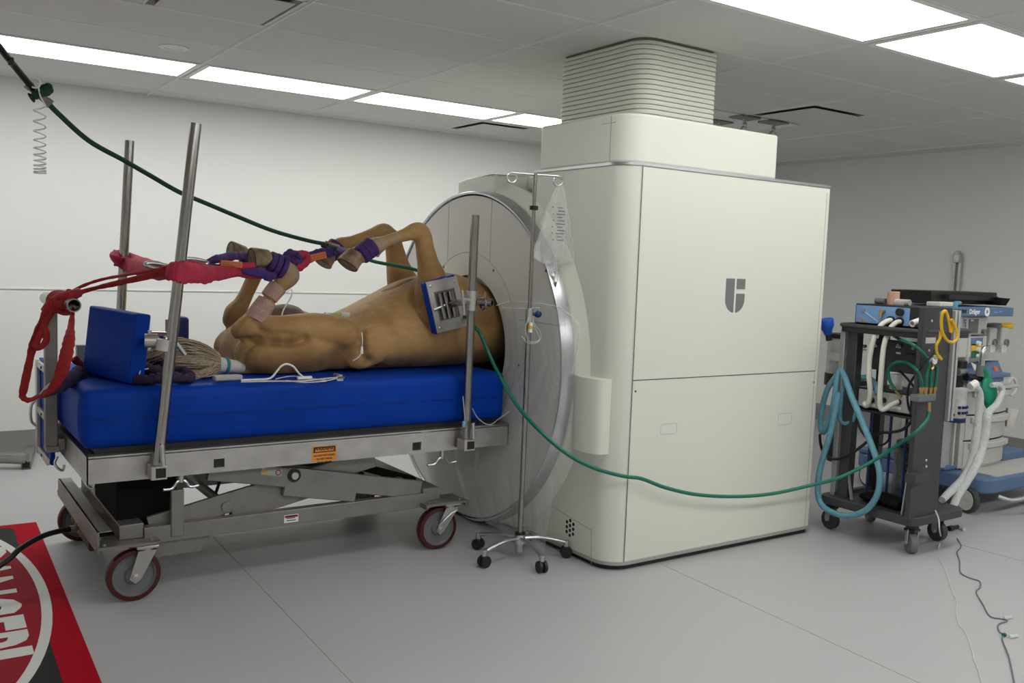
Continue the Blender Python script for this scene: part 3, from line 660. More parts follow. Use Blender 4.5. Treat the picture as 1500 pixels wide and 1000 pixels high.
# tail: wrapped dock then a brush of hair
T1, T2 = AT(354, 538, y=4.39), AT(317, 534, y=4.36)
mb = MB().sweep([T1, T1.lerp(T2, .33), T1.lerp(T2, .66), T2], [.036, .038, .040, .043], [.030, .032, .036, .040], up=(0, 0, 1), n=18); obj('tail_wrap', mb, 'gauze', root)
mb = MB().sweep([T2.lerp(T1, .26), T2.lerp(T1, .38)], .043, .040, n=20); lab(obj('tail_band', mb, 'teal', root), 'teal elastic band round the tail wrap')
tail = MB(); te = [AT(320, 536, y=4.36), AT(288, 531, y=4.37), AT(252, 528, y=4.40), AT(208, 532, y=4.46)]
tail.sweep(smooth_pts([(p.x, p.y, MT+h) for p, h in zip(te, (.055, .075, .08, .035))], 6), lerp_list([.042, .075, .095, .10, .05], 19), lerp_list([.040, .062, .068, .055, .02], 19), n=18)
for k in range(650):
    a = random.uniform(0, 2*PI); rr = random.random()**.4; pts = []
    low = random.random() < .35
    for i, (p, w, hh) in enumerate(zip(te, (.043, .085, .115, .13), (.055, .082, .086, .045))):
        y = p.y+w*rr*math.cos(a)+random.uniform(-.008, .008)*(i+.3); z = MT+hh+hh*.95*rr*math.sin(a)+random.uniform(-.005, .007)*i
        if low and i > 0: y = p.y-.02-w*.9*random.uniform(.3, 1.25); z = MT+random.uniform(.005, .03)
        pts.append(V((p.x+random.uniform(-.015, .015)*i, y, max(MT+.004, z))))
    if low: pts = pts[:3]+[pts[2]+V((-.03, -.02, -.004))] if random.random() < .5 else pts
    if random.random() < .5: pts.append(pts[-1]+V((random.uniform(-.09, -.01), random.uniform(-.06, .06), random.uniform(-.02, .0))))
    for p in pts: p.z = max(MT+.004, p.z)
    q = smooth_pts(pts, 3); tail.sweep(q, lerp_list([.0028, .003, .0025, .0008], len(q)), n=4)
obj('tail_hair', tail, 'hair', root)
# ================================================================== LIFT TABLE
tb = thing('lift_table', (1.7, 4.59, 0), 'stainless steel scissor lift table on four red wheels carrying the blue mattress', 'lift table')
TX0, TX1, TY0, TY1, TZ0, TZ1 = .66, 2.755, 4.05, 5.13, .53, .645
fm = MB()
# front rail with two square holes: built as strips
hx = []
for q0, q1 in (((313, 685), (329, 671)), ((604, 660), (617, 647))):
    a, b = AT(*q0, y=TY0), AT(*q1, y=TY0); hx.append((a.x, b.x, a.z, b.z))
xs = [TX0, hx[0][0], hx[0][1], hx[1][0], hx[1][1], TX1]
for i in range(5):
    if i % 2 == 0: fm.bb((xs[i], TY0, TZ0), (xs[i+1], TY0+.006, TZ1))
    else:
        h = hx[i//2]; fm.bb((xs[i], TY0, TZ0), (xs[i+1], TY0+.006, h[2])); fm.bb((xs[i], TY0, h[3]), (xs[i+1], TY0+.006, TZ1))
fm.bb((TX0, TY1-.006, TZ0), (TX1, TY1, TZ1)); fm.bb((TX0, TY0, TZ0), (TX0+.006, TY1, TZ1)); fm.bb((TX1-.006, TY0, TZ0), (TX1, TY1, TZ1))
fm.bb((TX0, TY0, TZ1-.006), (TX1, TY0+.06, TZ1)); fm.bb((TX0, TY1-.06, TZ1-.006), (TX1, TY1, TZ1)); fm.bb((TX0, TY0, TZ1-.012), (TX1, TY1, TZ1-.008))
for x in (1.1, 1.7, 2.3): fm.bb((x, TY0+.006, TZ0+.01), (x+.05, TY1-.006, TZ0+.06))
plat = obj('platform', fm, 'steel', tb, bevel=.0025)
for h in hx:
    lab(obj('square_socket', MB().bb((h[0], TY0+.008, h[2]), (h[1], TY0+.05, h[3])), 'black', plat), 'dark square hole in the rail')
# base frame
bf = MB(); BZ0, BZ1 = .225, .30
for y in (4.11, 5.03):
    bf.bb((.90, y, BZ0), (2.30, y+.05, BZ1))
for x in (.80, 2.28): bf.bb((x, 4.12, BZ0+.03), (x+.10, 5.07, BZ1+.02))
obj('base_frame', bf, 'steeld', tb, bevel=.003)
bt = MB().add([(.88, 4.14, BZ0), (1.20, 4.14, BZ0), (1.15, 4.14, BZ0-.075), (.88, 4.14, BZ0-.075), (.88, 4.90, BZ0), (1.20, 4.90, BZ0), (1.15, 4.90, BZ0-.075), (.88, 4.90, BZ0-.075)],
    [(0, 1, 2, 3), (7, 6, 5, 4), (0, 4, 5, 1), (1, 5, 6, 2), (2, 6, 7, 3), (3, 7, 4, 0)])
obj('belly_tray', bt, 'steeld', tb, bevel=.003)
for x0, x1, y0 in ((.70, .95, 4.04), (.70, .95, 4.98), (2.26, 2.50, 4.04), (2.26, 2.50, 4.98)):
    pl = MB().bb((x0, y0, .243), (x1, y0+.16, .255)).bb((x0, y0, .228), (x0+.006, y0+.16, .255)).bb((x1-.006, y0, .228), (x1, y0+.16, .255))
    for bx in (x0+.03, x1-.03):
        for by in (y0+.03, y0+.13): pl.cyl((bx, by, .25), (bx, by, .264), .009, n=6)
    obj('corner_plate', pl, 'steeld', tb, bevel=.002)
e_ = MB().beam((.705, 4.06, .275), (.705, 5.12, .275), .012, .09).bb((.70, 4.06, .315), (.76, 5.12, .32)); obj('end_channel', e_, 'steeld', tb, bevel=.002)
# upright guides
for (px, py0, py1, yy) in ((259, 778, 716, 4.12), (650, 722, 668, 5.0), (697, 728, 672, 4.98)):
    a = AT(px, py0, y=yy); b = AT(px, py1, y=yy); obj('upright_stub', MB().box((a.x, yy, (BZ0+.02+min(b.z, TZ0))/2), (.055, .03, min(b.z, TZ0)-BZ0-.02)), 'steeld', tb, bevel=.004)
# scissor arms
for yy in (4.17, 4.98):
    a = (AT(205, 800, y=4.17)); b = AT(505, 690, y=4.17)
    p0 = V((.93, yy, .285)); p1 = V((2.02, yy, .50)); q0 = V((1.18, yy-.035, .525)); q1 = V((2.27, yy-.035, .315))
    m1 = MB().beam(p0, p1, .022, .095); c = (p0+p1)/2; m1.beam(c-(p1-p0)*.17-V((0, 0, .025)), c+(p1-p0)*.17-V((0, 0, .025)), .024, .145)
    obj('scissor_arm', m1, 'steeld', tb, bevel=.004)
    m2 = MB().beam(q0, q1, .022, .095); c = (q0+q1)/2; m2.beam(c-(q1-q0)*.17-V((0, 0, .02)), c+(q1-q0)*.17-V((0, 0, .02)), .024, .14)
    sa = obj('scissor_arm', m2, 'steeld', tb, bevel=.004)
    if yy < 4.5:
        P = AT(431, 696, y=yy-.05)
        obj('pivot_washer', MB().pipe((P.x, yy-.054, P.z), (P.x, yy-.044, P.z), .032, .018), 'black', sa); obj('pivot_bolt', MB().cyl((P.x, yy-.066, P.z), (P.x, yy-.044, P.z), .019, n=20), 'steel', sa, bevel=.003)
        w1 = AT(398, 691, y=yy-.048); stk = MB().box((w1.x, yy-.0475, w1.z), (.10, .0012, .034), rot=Euler((0, .19, 0)).to_matrix())
        st_ = obj('hazard_sticker', stk, 'boxgrey', sa)
        tri = MB().prism([(w1.x-.045, w1.z-.004), (w1.x-.018, w1.z-.010), (w1.x-.029, w1.z+.020)], 'y', yy-.0488, yy-.048); obj('warning_triangle', tri, 'yellow', st_)
        lab(obj('warning_disc', MB().pipe((w1.x+.032, yy-.049, w1.z-.006), (w1.x+.032, yy-.048, w1.z-.006), .014, .010), 'red', st_), 'red ring symbol')
for cx_, cz_ in ((2.20, .345), (1.60, .41), (1.27, .34)): obj('scissor_crossbar', MB().cyl((cx_, 4.15, cz_), (cx_, 5.0, cz_), .022), 'steeld', tb)
hc = thing  # (hydraulic ram)
rm = MB().cyl((1.55, 4.60, .47), (2.02, 4.52, .40), .036).cyl((1.52, 4.60, .475), (1.60, 4.59, .462), .045); ram = obj('hydraulic_ram', rm, 'black', tb)
obj('ram_rod', MB().cyl((2.02, 4.52, .40), (2.14, 4.50, .38), .018).ball((2.15, 4.50, .378), .028), 'chrome', ram)
obj('ram_bracket', MB().beam((1.75, 4.44, .50), (2.34, 4.34, .315), .05, .035).beam((1.80, 4.36, .49), (2.30, 4.25, .33), .03, .03), 'blackm', tb)
a = AT(170, 698, y=4.22); b = AT(258, 690, y=4.22)
lab(obj('pump_cover', MB().bb((a.x, 4.21, .285), (b.x, 4.72, .527)), 'blackm', tb, bevel=.004), 'matt black box under the platform')
# valve cluster and wiring
vm = MB(); vm.bb((.735, 4.45, .12), (.90, 4.86, .20)); vm.bb((.76, 4.5, .20), (.86, 4.62, .235))
obj('pump_body', vm, 'black', tb, bevel=.01)
for k, (y, z) in enumerate(((4.52, .215), (4.60, .205), (4.70, .22))): obj('valve', MB().cyl((.70, y, z), (.86, y, z), .013).cyl((.78, y, z-.045), (.78, y, z+.02), .012).cyl((.70, y, z), (.715, y, z), .02, n=6), 'brass', tb)
for k in range(4):
    q = smooth_pts([(.80+.02*k, 4.55+.04*k, .22), (.88, 4.5+.05*k, .27+.02*k), (1.05, 4.45+.05*k, .24), (1.30, 4.30+.04*k, .26+.015*k)], 5); obj('hydraulic_line', MB().sweep(q, .006, n=8), 'black', tb)
q = smooth_pts([AT(327, 692, y=4.4), AT(322, 705, y=4.4), AT(316, 722, y=4.4)], 4); obj('hydraulic_line', MB().sweep(q, .008, n=8), 'black', tb)
a = AT(318, 752, y=4.3); vb = MB().box(a, (.06, .05, .05)).torus(a+V((.03, -.02, 0)), .028, .007, 'y', n=16); obj('limit_switch', vb, 'black', tb, bevel=.006)
# casters
def caster(c, swing, name='caster', brake=False):
    c = V(c); R_ = .112; cs = obj(name, MB().bb((c.x+swing-.045, c.y-.05, .232), (c.x+swing+.045, c.y+.05, .243)).cyl((c.x+swing, c.y, .212), (c.x+swing, c.y, .234), .036), 'steel', tb, bevel=.002)
    f = MB()
    for s_ in (-1, 1):
        y = c.y+s_*.040
        poly = [(c.x+swing-.038, .222), (c.x+swing+.038, .222), (c.x+.024, R_-.012), (c.x, R_-.028), (c.x-.024, R_-.008)] if swing >= 0 else [(c.x+swing-.038, .222), (c.x+swing+.038, .222), (c.x+.024, R_-.008), (c.x, R_-.028), (c.x-.024, R_-.012)]
        f.prism(poly, 'y', y-.0025, y+.0025)
    f.bb((c.x+swing-.038, c.y-.042, .216), (c.x+swing+.038, c.y+.042, .222)); f.cyl((c.x, c.y-.052, R_), (c.x, c.y+.052, R_), .009, n=12).cyl((c.x, c.y-.050, R_), (c.x, c.y-.043, R_), .016, n=6)
    obj('fork', f, 'steel', cs, bevel=.0015)
    prof = [(R_-.022, -.024), (R_-.004, -.021), (R_, -.012), (R_, .012), (R_-.004, .021), (R_-.022, .024)]
    mb = MB(); n = 56; vs = []
    for r, h in prof:
        for j in range(n): a = 2*PI*j/n; vs.append(c+V((r*math.cos(a), h, R_+r*math.sin(a))))
    k = len(prof); mb.add(vs, [(i*n+j, i*n+(j+1) % n, ((i+1) % k)*n+(j+1) % n, ((i+1) % k)*n+j) for i in range(k) for j in range(n)])
    obj('tyre', mb, 'tyre', cs)
    hp = [(R_-.022, -.021), (R_-.026, -.021), (R_-.034, -.011), (.040, -.011), (.034, -.024), (.016, -.027), (.016, .027), (.034, .024), (.040, .011), (R_-.034, .011), (R_-.026, .021), (R_-.022, .021)]
    mb = MB(); vs = []
    for r, h in hp:
        for j in range(n): a = 2*PI*j/n; vs.append(c+V((r*math.cos(a), h, R_+r*math.sin(a))))
    k = len(hp); mb.add(vs, [(i*n+j, i*n+(j+1) % n, (i+1)*n+(j+1) % n, (i+1)*n+j) for i in range(k-1) for j in range(n)])
    obj('wheel_hub', mb, 'hub', cs)
    if brake: obj('brake_lever', MB().prism([(c.x+swing-.01, .20), (c.x+swing+.03, .21), (c.x+.02, .15), (c.x-.025, .135)], 'y', c.y-.056, c.y-.046), 'chrome', cs, bevel=.003)
caster((.848, 4.075, 0), .05); caster((.80, 5.06, 0), -.01); caster((2.355, 4.10, 0), .07, brake=True); caster((2.36, 5.06, 0), .05)
# cleats under the rail
for px0, px1, py, yy in ((239, 291, 706, 4.10), (626, 668, 671, 4.10)):
    a = AT(px0, py+8, y=yy); b = AT(px1, py+1, y=yy); m0 = (a+b)/2; w = b.x-a.x
    q = smooth_pts([(a.x, yy, m0.z-.012), (m0.x-w*.25, yy, m0.z-.010), (m0.x-w*.1, yy, m0.z+.018), (m0.x+w*.1, yy, m0.z+.018), (m0.x+w*.25, yy, m0.z-.010), (b.x, yy, m0.z-.008)], 4)
    obj('cleat', MB().sweep(q, .007, n=8).cyl((m0.x, yy, m0.z+.015), (m0.x, yy, TZ0+.004), .012), 'chrome', tb)
for (x, y) in ((.69, 4.22), (.63, 4.62)):
    q = smooth_pts([(x, y, .54), (x-.012, y, .51), (x+.0, y-.01, .485), (x+.02, y-.01, .475), (x+.025, y-.01, .50)], 4); obj('end_hook', MB().sweep(q, .006, n=8), 'chrome', tb)
# stickers on the rail and base
a, b = AT(457, 677, y=TY0), AT(493, 651, y=TY0); yy = TY0-.0015
sg = obj('warning_sign', MB().bb((a.x, yy, a.z), (b.x, TY0, b.z)), 'orange', plat); lab(sg, 'orange warning label'); M['orange2'] = mat('label_orange', (.72, .28, .04), .6); sg.data.materials.clear(); sg.data.materials.append(M['orange2'])
cxs = (a.x+b.x)/2; hh = b.z-a.z; ww = b.x-a.x; fz = b.z-hh*.24
bd = MB(); y2 = yy-.0006
for r_ in (((a.x+.006, b.z-.010), (b.x-.006, b.z-.004)), ((a.x+.006, fz-hh*.17), (b.x-.006, fz-hh*.11)), ((a.x+.006, fz-hh*.15), (a.x+.013, b.z-.006)), ((b.x-.013, fz-hh*.15), (b.x-.006, b.z-.006))): bd.bb((r_[0][0], y2, r_[0][1]), (r_[1][0], yy, r_[1][1]))
obj('sign_border', bd, 'black', sg)
T = text_mb('WARNING', .0225, (cxs, y2, fz+.004), (1, 0, 0), (0, 0, 1), .0004, .0006)
for k, s_ in enumerate(('DO NOT PUT HANDS', 'OR FEET UNDER', 'THE PLATFORM')): text_mb(s_, .0108, (cxs, y2, fz-.028-.0165*k), (1, 0, 0), (0, 0, 1), .0004, .0003, mb=T)
obj('sign_lettering', T, 'black', sg)
a, b = AT(416, 766, y=4.11), AT(437, 752, y=4.11); s2 = obj('small_sticker', MB().bb((a.x, 4.1085, a.z), (b.x, 4.11, b.z)), 'white', tb)
obj('sticker_band', MB().bb((a.x+.003, 4.108, b.z-(b.z-a.z)*.35), (b.x-.003, 4.1086, b.z-.003)), 'red', s2)
T = MB()
for k in range(3): T.bb((a.x+.012, 4.108, a.z+.008+k*.011), (b.x-.012-.004*(k % 2), 4.1086, a.z+.012+k*.011))
obj('sticker_text_lines', T, 'black', s2)

# ------------------------------------------------------------------ mattress
def mattress():
    b = bmesh.new(); x0, x1, y0, y1, z0, z1 = .648, 2.738, 4.068, 5.10, .668, .925
    nx, ny, nz = 80, 32, 10
    idx = {}
    def vert(i, j, k):
        if (i, j, k) in idx: return idx[i, j, k]
        x = x0+(x1-x0)*i/nx; y = y0+(y1-y0)*j/ny; z = z0+(z1-z0)*k/nz
        v = b.verts.new((x, y, z)); idx[i, j, k] = v; return v
    def face(q): b.faces.new([vert(*p) for p in q])
    for i in range(nx):
        for j in range(ny): face([(i, j, 0), (i, j+1, 0), (i+1, j+1, 0), (i+1, j, 0)]); face([(i, j, nz), (i+1, j, nz), (i+1, j+1, nz), (i, j+1, nz)])
        for k in range(nz): face([(i, 0, k), (i+1, 0, k), (i+1, 0, k+1), (i, 0, k+1)]); face([(i, ny, k), (i, ny, k+1), (i+1, ny, k+1), (i+1, ny, k)])
    for j in range(ny):
        for k in range(nz): face([(0, j, k), (0, j, k+1), (0, j+1, k+1), (0, j+1, k)]); face([(nx, j, k), (nx, j+1, k), (nx, j+1, k+1), (nx, j, k+1)])
    c = V(((x0+x1)/2, (y0+y1)/2, (z0+z1)/2)); r = .035
    for v in b.verts: # rounded box + soft wrinkles
        p = v.co; q = V((min(max(p.x, x0+r), x1-r), min(max(p.y, y0+r), y1-r), min(max(p.z, z0+r), z1-r))); d = p-q
        if d.length > 1e-6:
            n = d.normalized(); s_ = r/ max(abs(d.x), abs(d.y), abs(d.z)) * max(abs(d.x), abs(d.y), abs(d.z)); v.co = q+n*min(d.length, r)
        w = .004*math.sin(p.x*17+p.y*3)*math.sin(p.x*5.3+1)+.002*math.sin(p.x*41+p.z*20)
        if p.z > z1-.01: v.co.z += w*.35-.003
        elif p.y < y0+.01: v.co.y += -.010*math.sin(PI*(p.z-z0)/(z1-z0))+w*.8
        elif p.x < x0+.01: v.co.x += -.012*math.sin(PI*(p.z-z0)/(z1-z0))
    b.verts.index_update(); mb = MB(); mb.add([v.co.copy() for v in b.verts], [tuple(v.index for v in f.verts) for f in b.faces]); b.free(); return mb
mt_ = thing('mattress', (1.69, 4.58, .668), 'thick royal blue vinyl mattress lying on the steel table under the horse', 'mattress')
obj('mattress_cover', mattress(), 'blue', mt_, sharp=60)
q = [(.69, 4.055), (2.70, 4.055)]
sm = MB().bb((.69, 4.0545, .795), (2.70, 4.068, .7965)); lab(obj('side_seam', sm, 'blued', mt_), 'stitched seam along the side')
M['mbase'] = M['black']; obj('underlay', MB().bb((.70, 4.10, .646), (2.72, 5.08, .668)), 'black', mt_)

# ------------------------------------------------------------------ posts and padded supports
def post(name, b, t, r, label, closed_bracket=True, brk=True):
    b, t = V(b), V(t); d = (t-b).normalized()
    rt = thing(name, (b.x, b.y, b.z), label, 'post', None)
    obj('tube', MB().pipe(b, t, r, r-.004, n=24), 'tube', rt)
    if brk:
        obj('socket', MB().box(b+V((.0, -.004, .0)), (.065, .075, .058)), 'steel', rt, bevel=.002)
        obj('socket_opening', MB().box(b+V((.006, -.043, .0)), (.040, .004, .040)), 'black', rt)
        q = b+V((.012, -.055, .035)); obj('locking_pin', MB().cyl(q, q+V((-.006, -.0, .085)), .0105, n=12), 'chrome', rt)
    return rt
b = AT(230, 690, y=4.0); t_ = AT(287, 181, y=4.0); p1 = post('support_post', b, t_, .0235, 'tallest steel post at the near left of the blue mattress, crimson sling tied round it')
COLL = MB().cyl(AT(238, 514, y=4.0), AT(241, 497, y=4.0), .031, n=24)
obj('collar', COLL, 'steel', p1, bevel=.002)
b2 = V((.98, 5.15, .60)); t2 = AT(190, 206, y=5.15); p2 = post('support_post', b2, t2, .0235, 'steel post on the far side of the table behind the large blue pad', brk=False)
obj('socket', MB().box((b2.x, b2.y+.005, .595), (.065, .03, .07)), 'steel', p2, bevel=.002)
b = AT(682, 650, y=4.0); t_ = AT(696, 315, y=4.0); p3 = post('support_post', b, t_, .022, 'shorter steel post at the near right corner of the mattress, in front of the bore')
obj('collar', MB().cyl(AT(690, 455, y=4.0), AT(691.5, 426, y=4.0), .030, n=24), 'steel', p3, bevel=.002)

def pad_box(c, w, h, d, nrm, upv, m='blue', bulge=.008):
    nrm = V(nrm).normalized(); upv = V(upv); upv = (upv-nrm*upv.dot(nrm)).normalized(); sd = upv.cross(nrm)
    mb = MB(); N_ = 12; vs = []; fs = []
    def P(u, v, s_):
        e = (1-u*u)*(1-v*v); return V(c)+sd*(u*w/2)+upv*(v*h/2)+nrm*(s_*(d/2+bulge*e))
    for s_ in (-1, 1):
        o = len(vs)
        for i in range(N_+1):
            for j in range(N_+1): vs.append(P(-1+2*i/N_, -1+2*j/N_, s_))
        for i in range(N_):
            for j in range(N_): fs.append((o+i*(N_+1)+j, o+(i+1)*(N_+1)+j, o+(i+1)*(N_+1)+j+1, o+i*(N_+1)+j+1))
    per = [(i, 0) for i in range(N_)]+[(N_, j) for j in range(N_)]+[(i, N_) for i in range(N_, 0, -1)]+[(0, j) for j in range(N_, 0, -1)]
    o2 = (N_+1)**2; L_ = len(per)
    for k in range(L_):
        a, b = per[k], per[(k+1) % L_]; ia = a[0]*(N_+1)+a[1]; ib = b[0]*(N_+1)+b[1]; fs.append((ia, ib, o2+ib, o2+ia))
    return mb.add(vs, fs)
# near left pad
za, zb_ = 1.215, .95
BL, BR = AT(119, 547, z=MT+.004), AT(190, 561, z=MT+.004); BL = BR.lerp(BL, 1.0); TL, TR = AT(131, 447, y=BL.y), AT(200, 459, y=BR.y)
c = (TL+TR+BL+BR)/4; wv = ((TR-TL)+(BR-BL))/2; hv = ((TL-BL)+(TR-BR))/2; nr = wv.cross(hv).normalized()
if nr.y > 0: nr = -nr
pd = thing('padded_support', (c.x, c.y, c.z-.15), 'large tilted blue pad standing at the near left corner of the mattress', 'padded support')
obj('pad', pad_box(c-nr*.035, wv.length, hv.length, .07, nr, hv), 'blue', pd, bevel=.010, seg=3)
back = c-nr*.075; pc = AT(241, 500, y=4.0)
0 and obj('backing_plate', pad_box(back, wv.length*.45, hv.length*.45, .008, nr, hv, bulge=0), 'steel', pd)
a = AT(206, 498, y=c.y+.06); arm = obj('arm_tube', MB().pipe(a, V((pc.x-.03, pc.y+.035, pc.z)), .024, .019), 'tube', pd)
obj('clamp', MB().cyl(V((pc.x-.07, pc.y+.045, pc.z)), V((pc.x-.02, pc.y+.035, pc.z)), .030).cyl(V((pc.x-.05, pc.y+.04, pc.z-.04)), V((pc.x-.05, pc.y+.04, pc.z+.045)), .008), 'steel', arm)
obj('clamp_handle', MB().cyl(V((pc.x+.03, pc.y+.01, pc.z+.02)), V((pc.x+.09, pc.y+.02, pc.z-.06)), .009).cyl((pc.x, pc.y, pc.z+.01), (pc.x+.04, pc.y+.01, pc.z+.015), .013), 'chrome', arm)
# far left pad on the far post
TL = AT(257, 461, y=4.98); c = AT(265, 490, y=4.98)
pd = thing('padded_support', (c.x, c.y, .95), 'narrow dark blue pad seen edge on beyond the tail hair, behind the near left post', 'padded support')
a, b = AT(249, 515, y=4.98), AT(283, 463, y=4.98)
obj('pad', MB().bb((a.x, 4.93, MT+.01), (b.x-.03, 5.03, b.z)), 'blued', pd, bevel=.02, seg=3)
obj('pad_edge_board', MB().bb((a.x-.014, 4.935, MT+.03), (a.x-.002, 5.025, b.z-.02)), 'black', pd)
obj('arm_tube', MB().cyl((a.x-.004, 5.0, 1.06), (1.045, 5.11, 1.06), .022), 'tube', pd)
# near right pad with steel plate
Q = PX([(623, 413), (668, 404), (684, 477), (640, 488)], y=4.165); c = sum(Q, V())/4; wv = (Q[1]-Q[0]+Q[2]-Q[3])/2; hv = (Q[0]-Q[3]+Q[1]-Q[2])/2; nr = V((0, -1, 0))
pd = thing('padded_support', (c.x, c.y, c.z-.15), 'steel plate with blue padding pressed on the near shoulder of the horse', 'padded support')
obj('pad', pad_box(c+V((-.006, .028, 0)), wv.length, hv.length, .045, nr, hv, bulge=.002), 'blue', pd, bevel=.006)
wn, hn = wv.normalized(), hv.normalized(); fp = MB(); W2, H2 = wv.length/2, hv.length/2; wo, ho_ = .062, .078
def pp(u, v, d): return c+wn*u+hn*v+V((0, d, 0))
for (u0, u1, v0, v1) in ((-W2, W2, ho_, H2), (-W2, W2, -H2, -ho_), (-W2, -wo, -ho_, ho_), (wo, W2, -ho_, ho_)):
    vs = [pp(u, v, d) for d in (0, -.006) for u, v in ((u0, v0), (u1, v0), (u1, v1), (u0, v1))]; fp.add(vs, [(0, 1, 2, 3), (7, 6, 5, 4), (0, 4, 5, 1), (1, 5, 6, 2), (2, 6, 7, 3), (3, 7, 4, 0)])
plt = obj('face_plate', fp, 'steel', pd)
obj('recess', pad_box(c+V((0, .004, 0)), wo*2.05, ho_*2.05, .004, nr, hv, bulge=0), 'steeld', pd)
for u in (-.035, -.005, .028): obj('slide_bar', MB().cyl(pp(u, -.07, -.012), pp(u, .07, -.012), .0125), 'tube', pd)
obj('hinge_pin', MB().cyl(pp(-W2+.006, -.012, -.012), pp(-.02, .0, -.016), .009), 'chrome', pd)
for u in (-W2+.02, W2-.02):
    for v in (-H2+.025, H2-.025): obj('rivet', MB().ball(pp(u, v, -.007), (.008, .004, .008), n=10), 'chrome', plt)
pc = AT(691, 441, y=4.0)
a1, a2 = pp(.015, .0, -.03), AT(722, 450, y=3.93)
arm = obj('arm_tube', MB().pipe(a1, V((pc.x-.035, pc.y-.0, pc.z)), .018, .014), 'tube', pd)
obj('arm_end', MB().pipe(V((pc.x+.03, pc.y-.02, pc.z)), V((a2.x-.012, 3.92, pc.z-.004)), .020, .015, n=20).cyl(V((pc.x+.05, pc.y-.045, pc.z-.05)), V((pc.x+.05, pc.y-.045, pc.z+.05)), .007).torus((pc.x+.045, pc.y-.04, pc.z-.01), .028, .006, 'x', n=20), 'tube', arm)
obj('clamp_handle', MB().cyl(V((pc.x-.075, pc.y-.03, pc.z+.055)), V((pc.x-.06, pc.y-.03, pc.z-.07)), .0075).cyl((pc.x-.067, pc.y-.03, pc.z-.0), (pc.x-.03, pc.y-.01, pc.z), .016), 'chrome', arm)

# ------------------------------------------------------------------ end frame with cross bar, blue panel in a steel frame
ef = thing('end_frame', (.60, 4.60, .57), 'upright square steel post with a round cross bar wrapped in red webbing', 'end frame')
obj('upright', MB().box((.60, 4.60, (.585+1.235)/2), (.052, .052, .65)), 'steeld', ef, bevel=.004)
obj('foot_bracket', MB().bb((.626, 4.575, .575), (.655, 4.625, .63)).bb((.575, 4.555, .572), (.63, 4.645, .60)), 'steeld', ef, bevel=.003)
cb = AT(108, 447, y=4.27); obj('cross_bar', MB().pipe((cb.x, 4.26, cb.z), (cb.x-.03, 4.86, cb.z), .029, .024, n=24).ball((cb.x-.015, 4.6, cb.z-.02), (.03, .035, .03)), 'tube', ef)
ep = thing('framed_blue_panel', (.60, 4.85, .485), 'blue board in a steel frame hung on the far left end of the table', 'end panel')
obj('board', MB().bb((.606, 4.66, .49), (.626, 5.055, .955)), 'blue', ep, bevel=.006)
fr = MB().bb((.588, 4.985, .488), (.605, 5.045, .95))
for z in (.492, .69, .915): fr.bb((.590, 4.66, z), (.604, 4.985, z+.032))
obj('frame', fr, 'steel', ep, bevel=.002)
for z in (.508, .706, .93): obj('bolt', MB().cyl((.586, 4.83, z), (.592, 4.83, z), .007, n=8), 'black', ep)
obj('handle', MB().sweep(smooth_pts([(.588, 5.01, .62), (.566, 5.01, .65), (.566, 5.01, .72), (.588, 5.01, .75)], 5), .007, n=8), 'chrome', ep)
a = AT(118, 530, y=5.16); tag(obj('socket_post', MB().bb((a.x-.022, 5.135, .66), (a.x+.022, 5.175, a.z+.09)), 'steeld', bevel=.003), 'short square steel stub standing at the far left corner of the mattress', 'steel stub')
# rail stand on the floor at the far left
rs = thing('floor_rail', (.4, 6.4, 0), 'low steel floor rail with a square foot at the left edge by the wall', 'floor rail')
q0, q1 = AT(-220, 665, z=.07), AT(40, 672, z=.07); obj('rail', MB().cyl(q0, q1, .035), 'tube', rs)
f0, f1 = AT(45, 658, z=.03), AT(38, 681, z=.03); obj('cross_foot', MB().beam(f0, f1, .06, .055), 'steeld', rs, bevel=.003)
obj('foot_opening', MB().beam(f1, f1+(f1-f0).normalized()*.002, .045, .042), 'black', rs)
# ================================================================== SLINGS AND STRAPS
def strap_mb(pts, w, th, sub=6, up=(0, 1, 0), wob=.12, n=14, mb=None, sq=None, twist=0, closed=False):
    q = smooth_pts(pts, sub, closed); k = len(q)
    ws = lerp_list(w, k) if hasattr(w, '__len__') else [w]*k; ts = lerp_list(th, k) if hasattr(th, '__len__') else [th]*k
    ws = [a*(1+random.uniform(-wob, wob)) for a in ws]; ts = [a*(1+random.uniform(-wob, wob)*1.5) for a in ts]
    return (mb or MB()).sweep(q, ws, ts, up=up, n=n, sq=sq, twist=twist, closed=closed)
def P(px, py, y): return AT(px, py, y=y)
# crimson sling round the far post
sl = thing('leg_sling', P(180, 390, 4.9), 'crimson padded sling looped round the far steel post', 'sling')
obj('webbing', strap_mb([P(252, 400, 4.06), P(228, 398, 4.3), P(205, 393, 4.75), P(186, 388, 5.08), P(170, 381, 5.10), P(167, 378, 5.16), P(176, 374, 5.21), P(200, 381, 5.16), P(222, 388, 4.6), P(250, 394, 4.08)], [.03, .036, .04, .042, .036, .034, .034, .036, .034, .02], .012), 'pink', sl)
# crimson sling round the near post running to the hind feet
sl = thing('leg_sling', P(270, 400, 4.0), 'crimson padded sling wrapped on the near left post and running to the hind feet', 'sling')
obj('webbing', strap_mb([P(352, 399, 4.33), P(320, 401, 4.2), P(298, 401, 4.08), P(272, 399, 3.962), P(257, 397, 3.95), P(249, 396, 3.975), P(250, 396, 4.03), P(262, 395, 4.045), P(285, 393, 4.06), P(318, 397, 4.2), P(352, 394, 4.33)], [.018, .03, .044, .046, .040, .036, .036, .036, .034, .024, .014], .013), 'pink', sl)
obj('trailing_end', strap_mb([P(345, 398, 4.33), P(372, 403, 4.35), P(395, 404, 4.36)], [.022, .018, .010], .01), 'pink', sl)
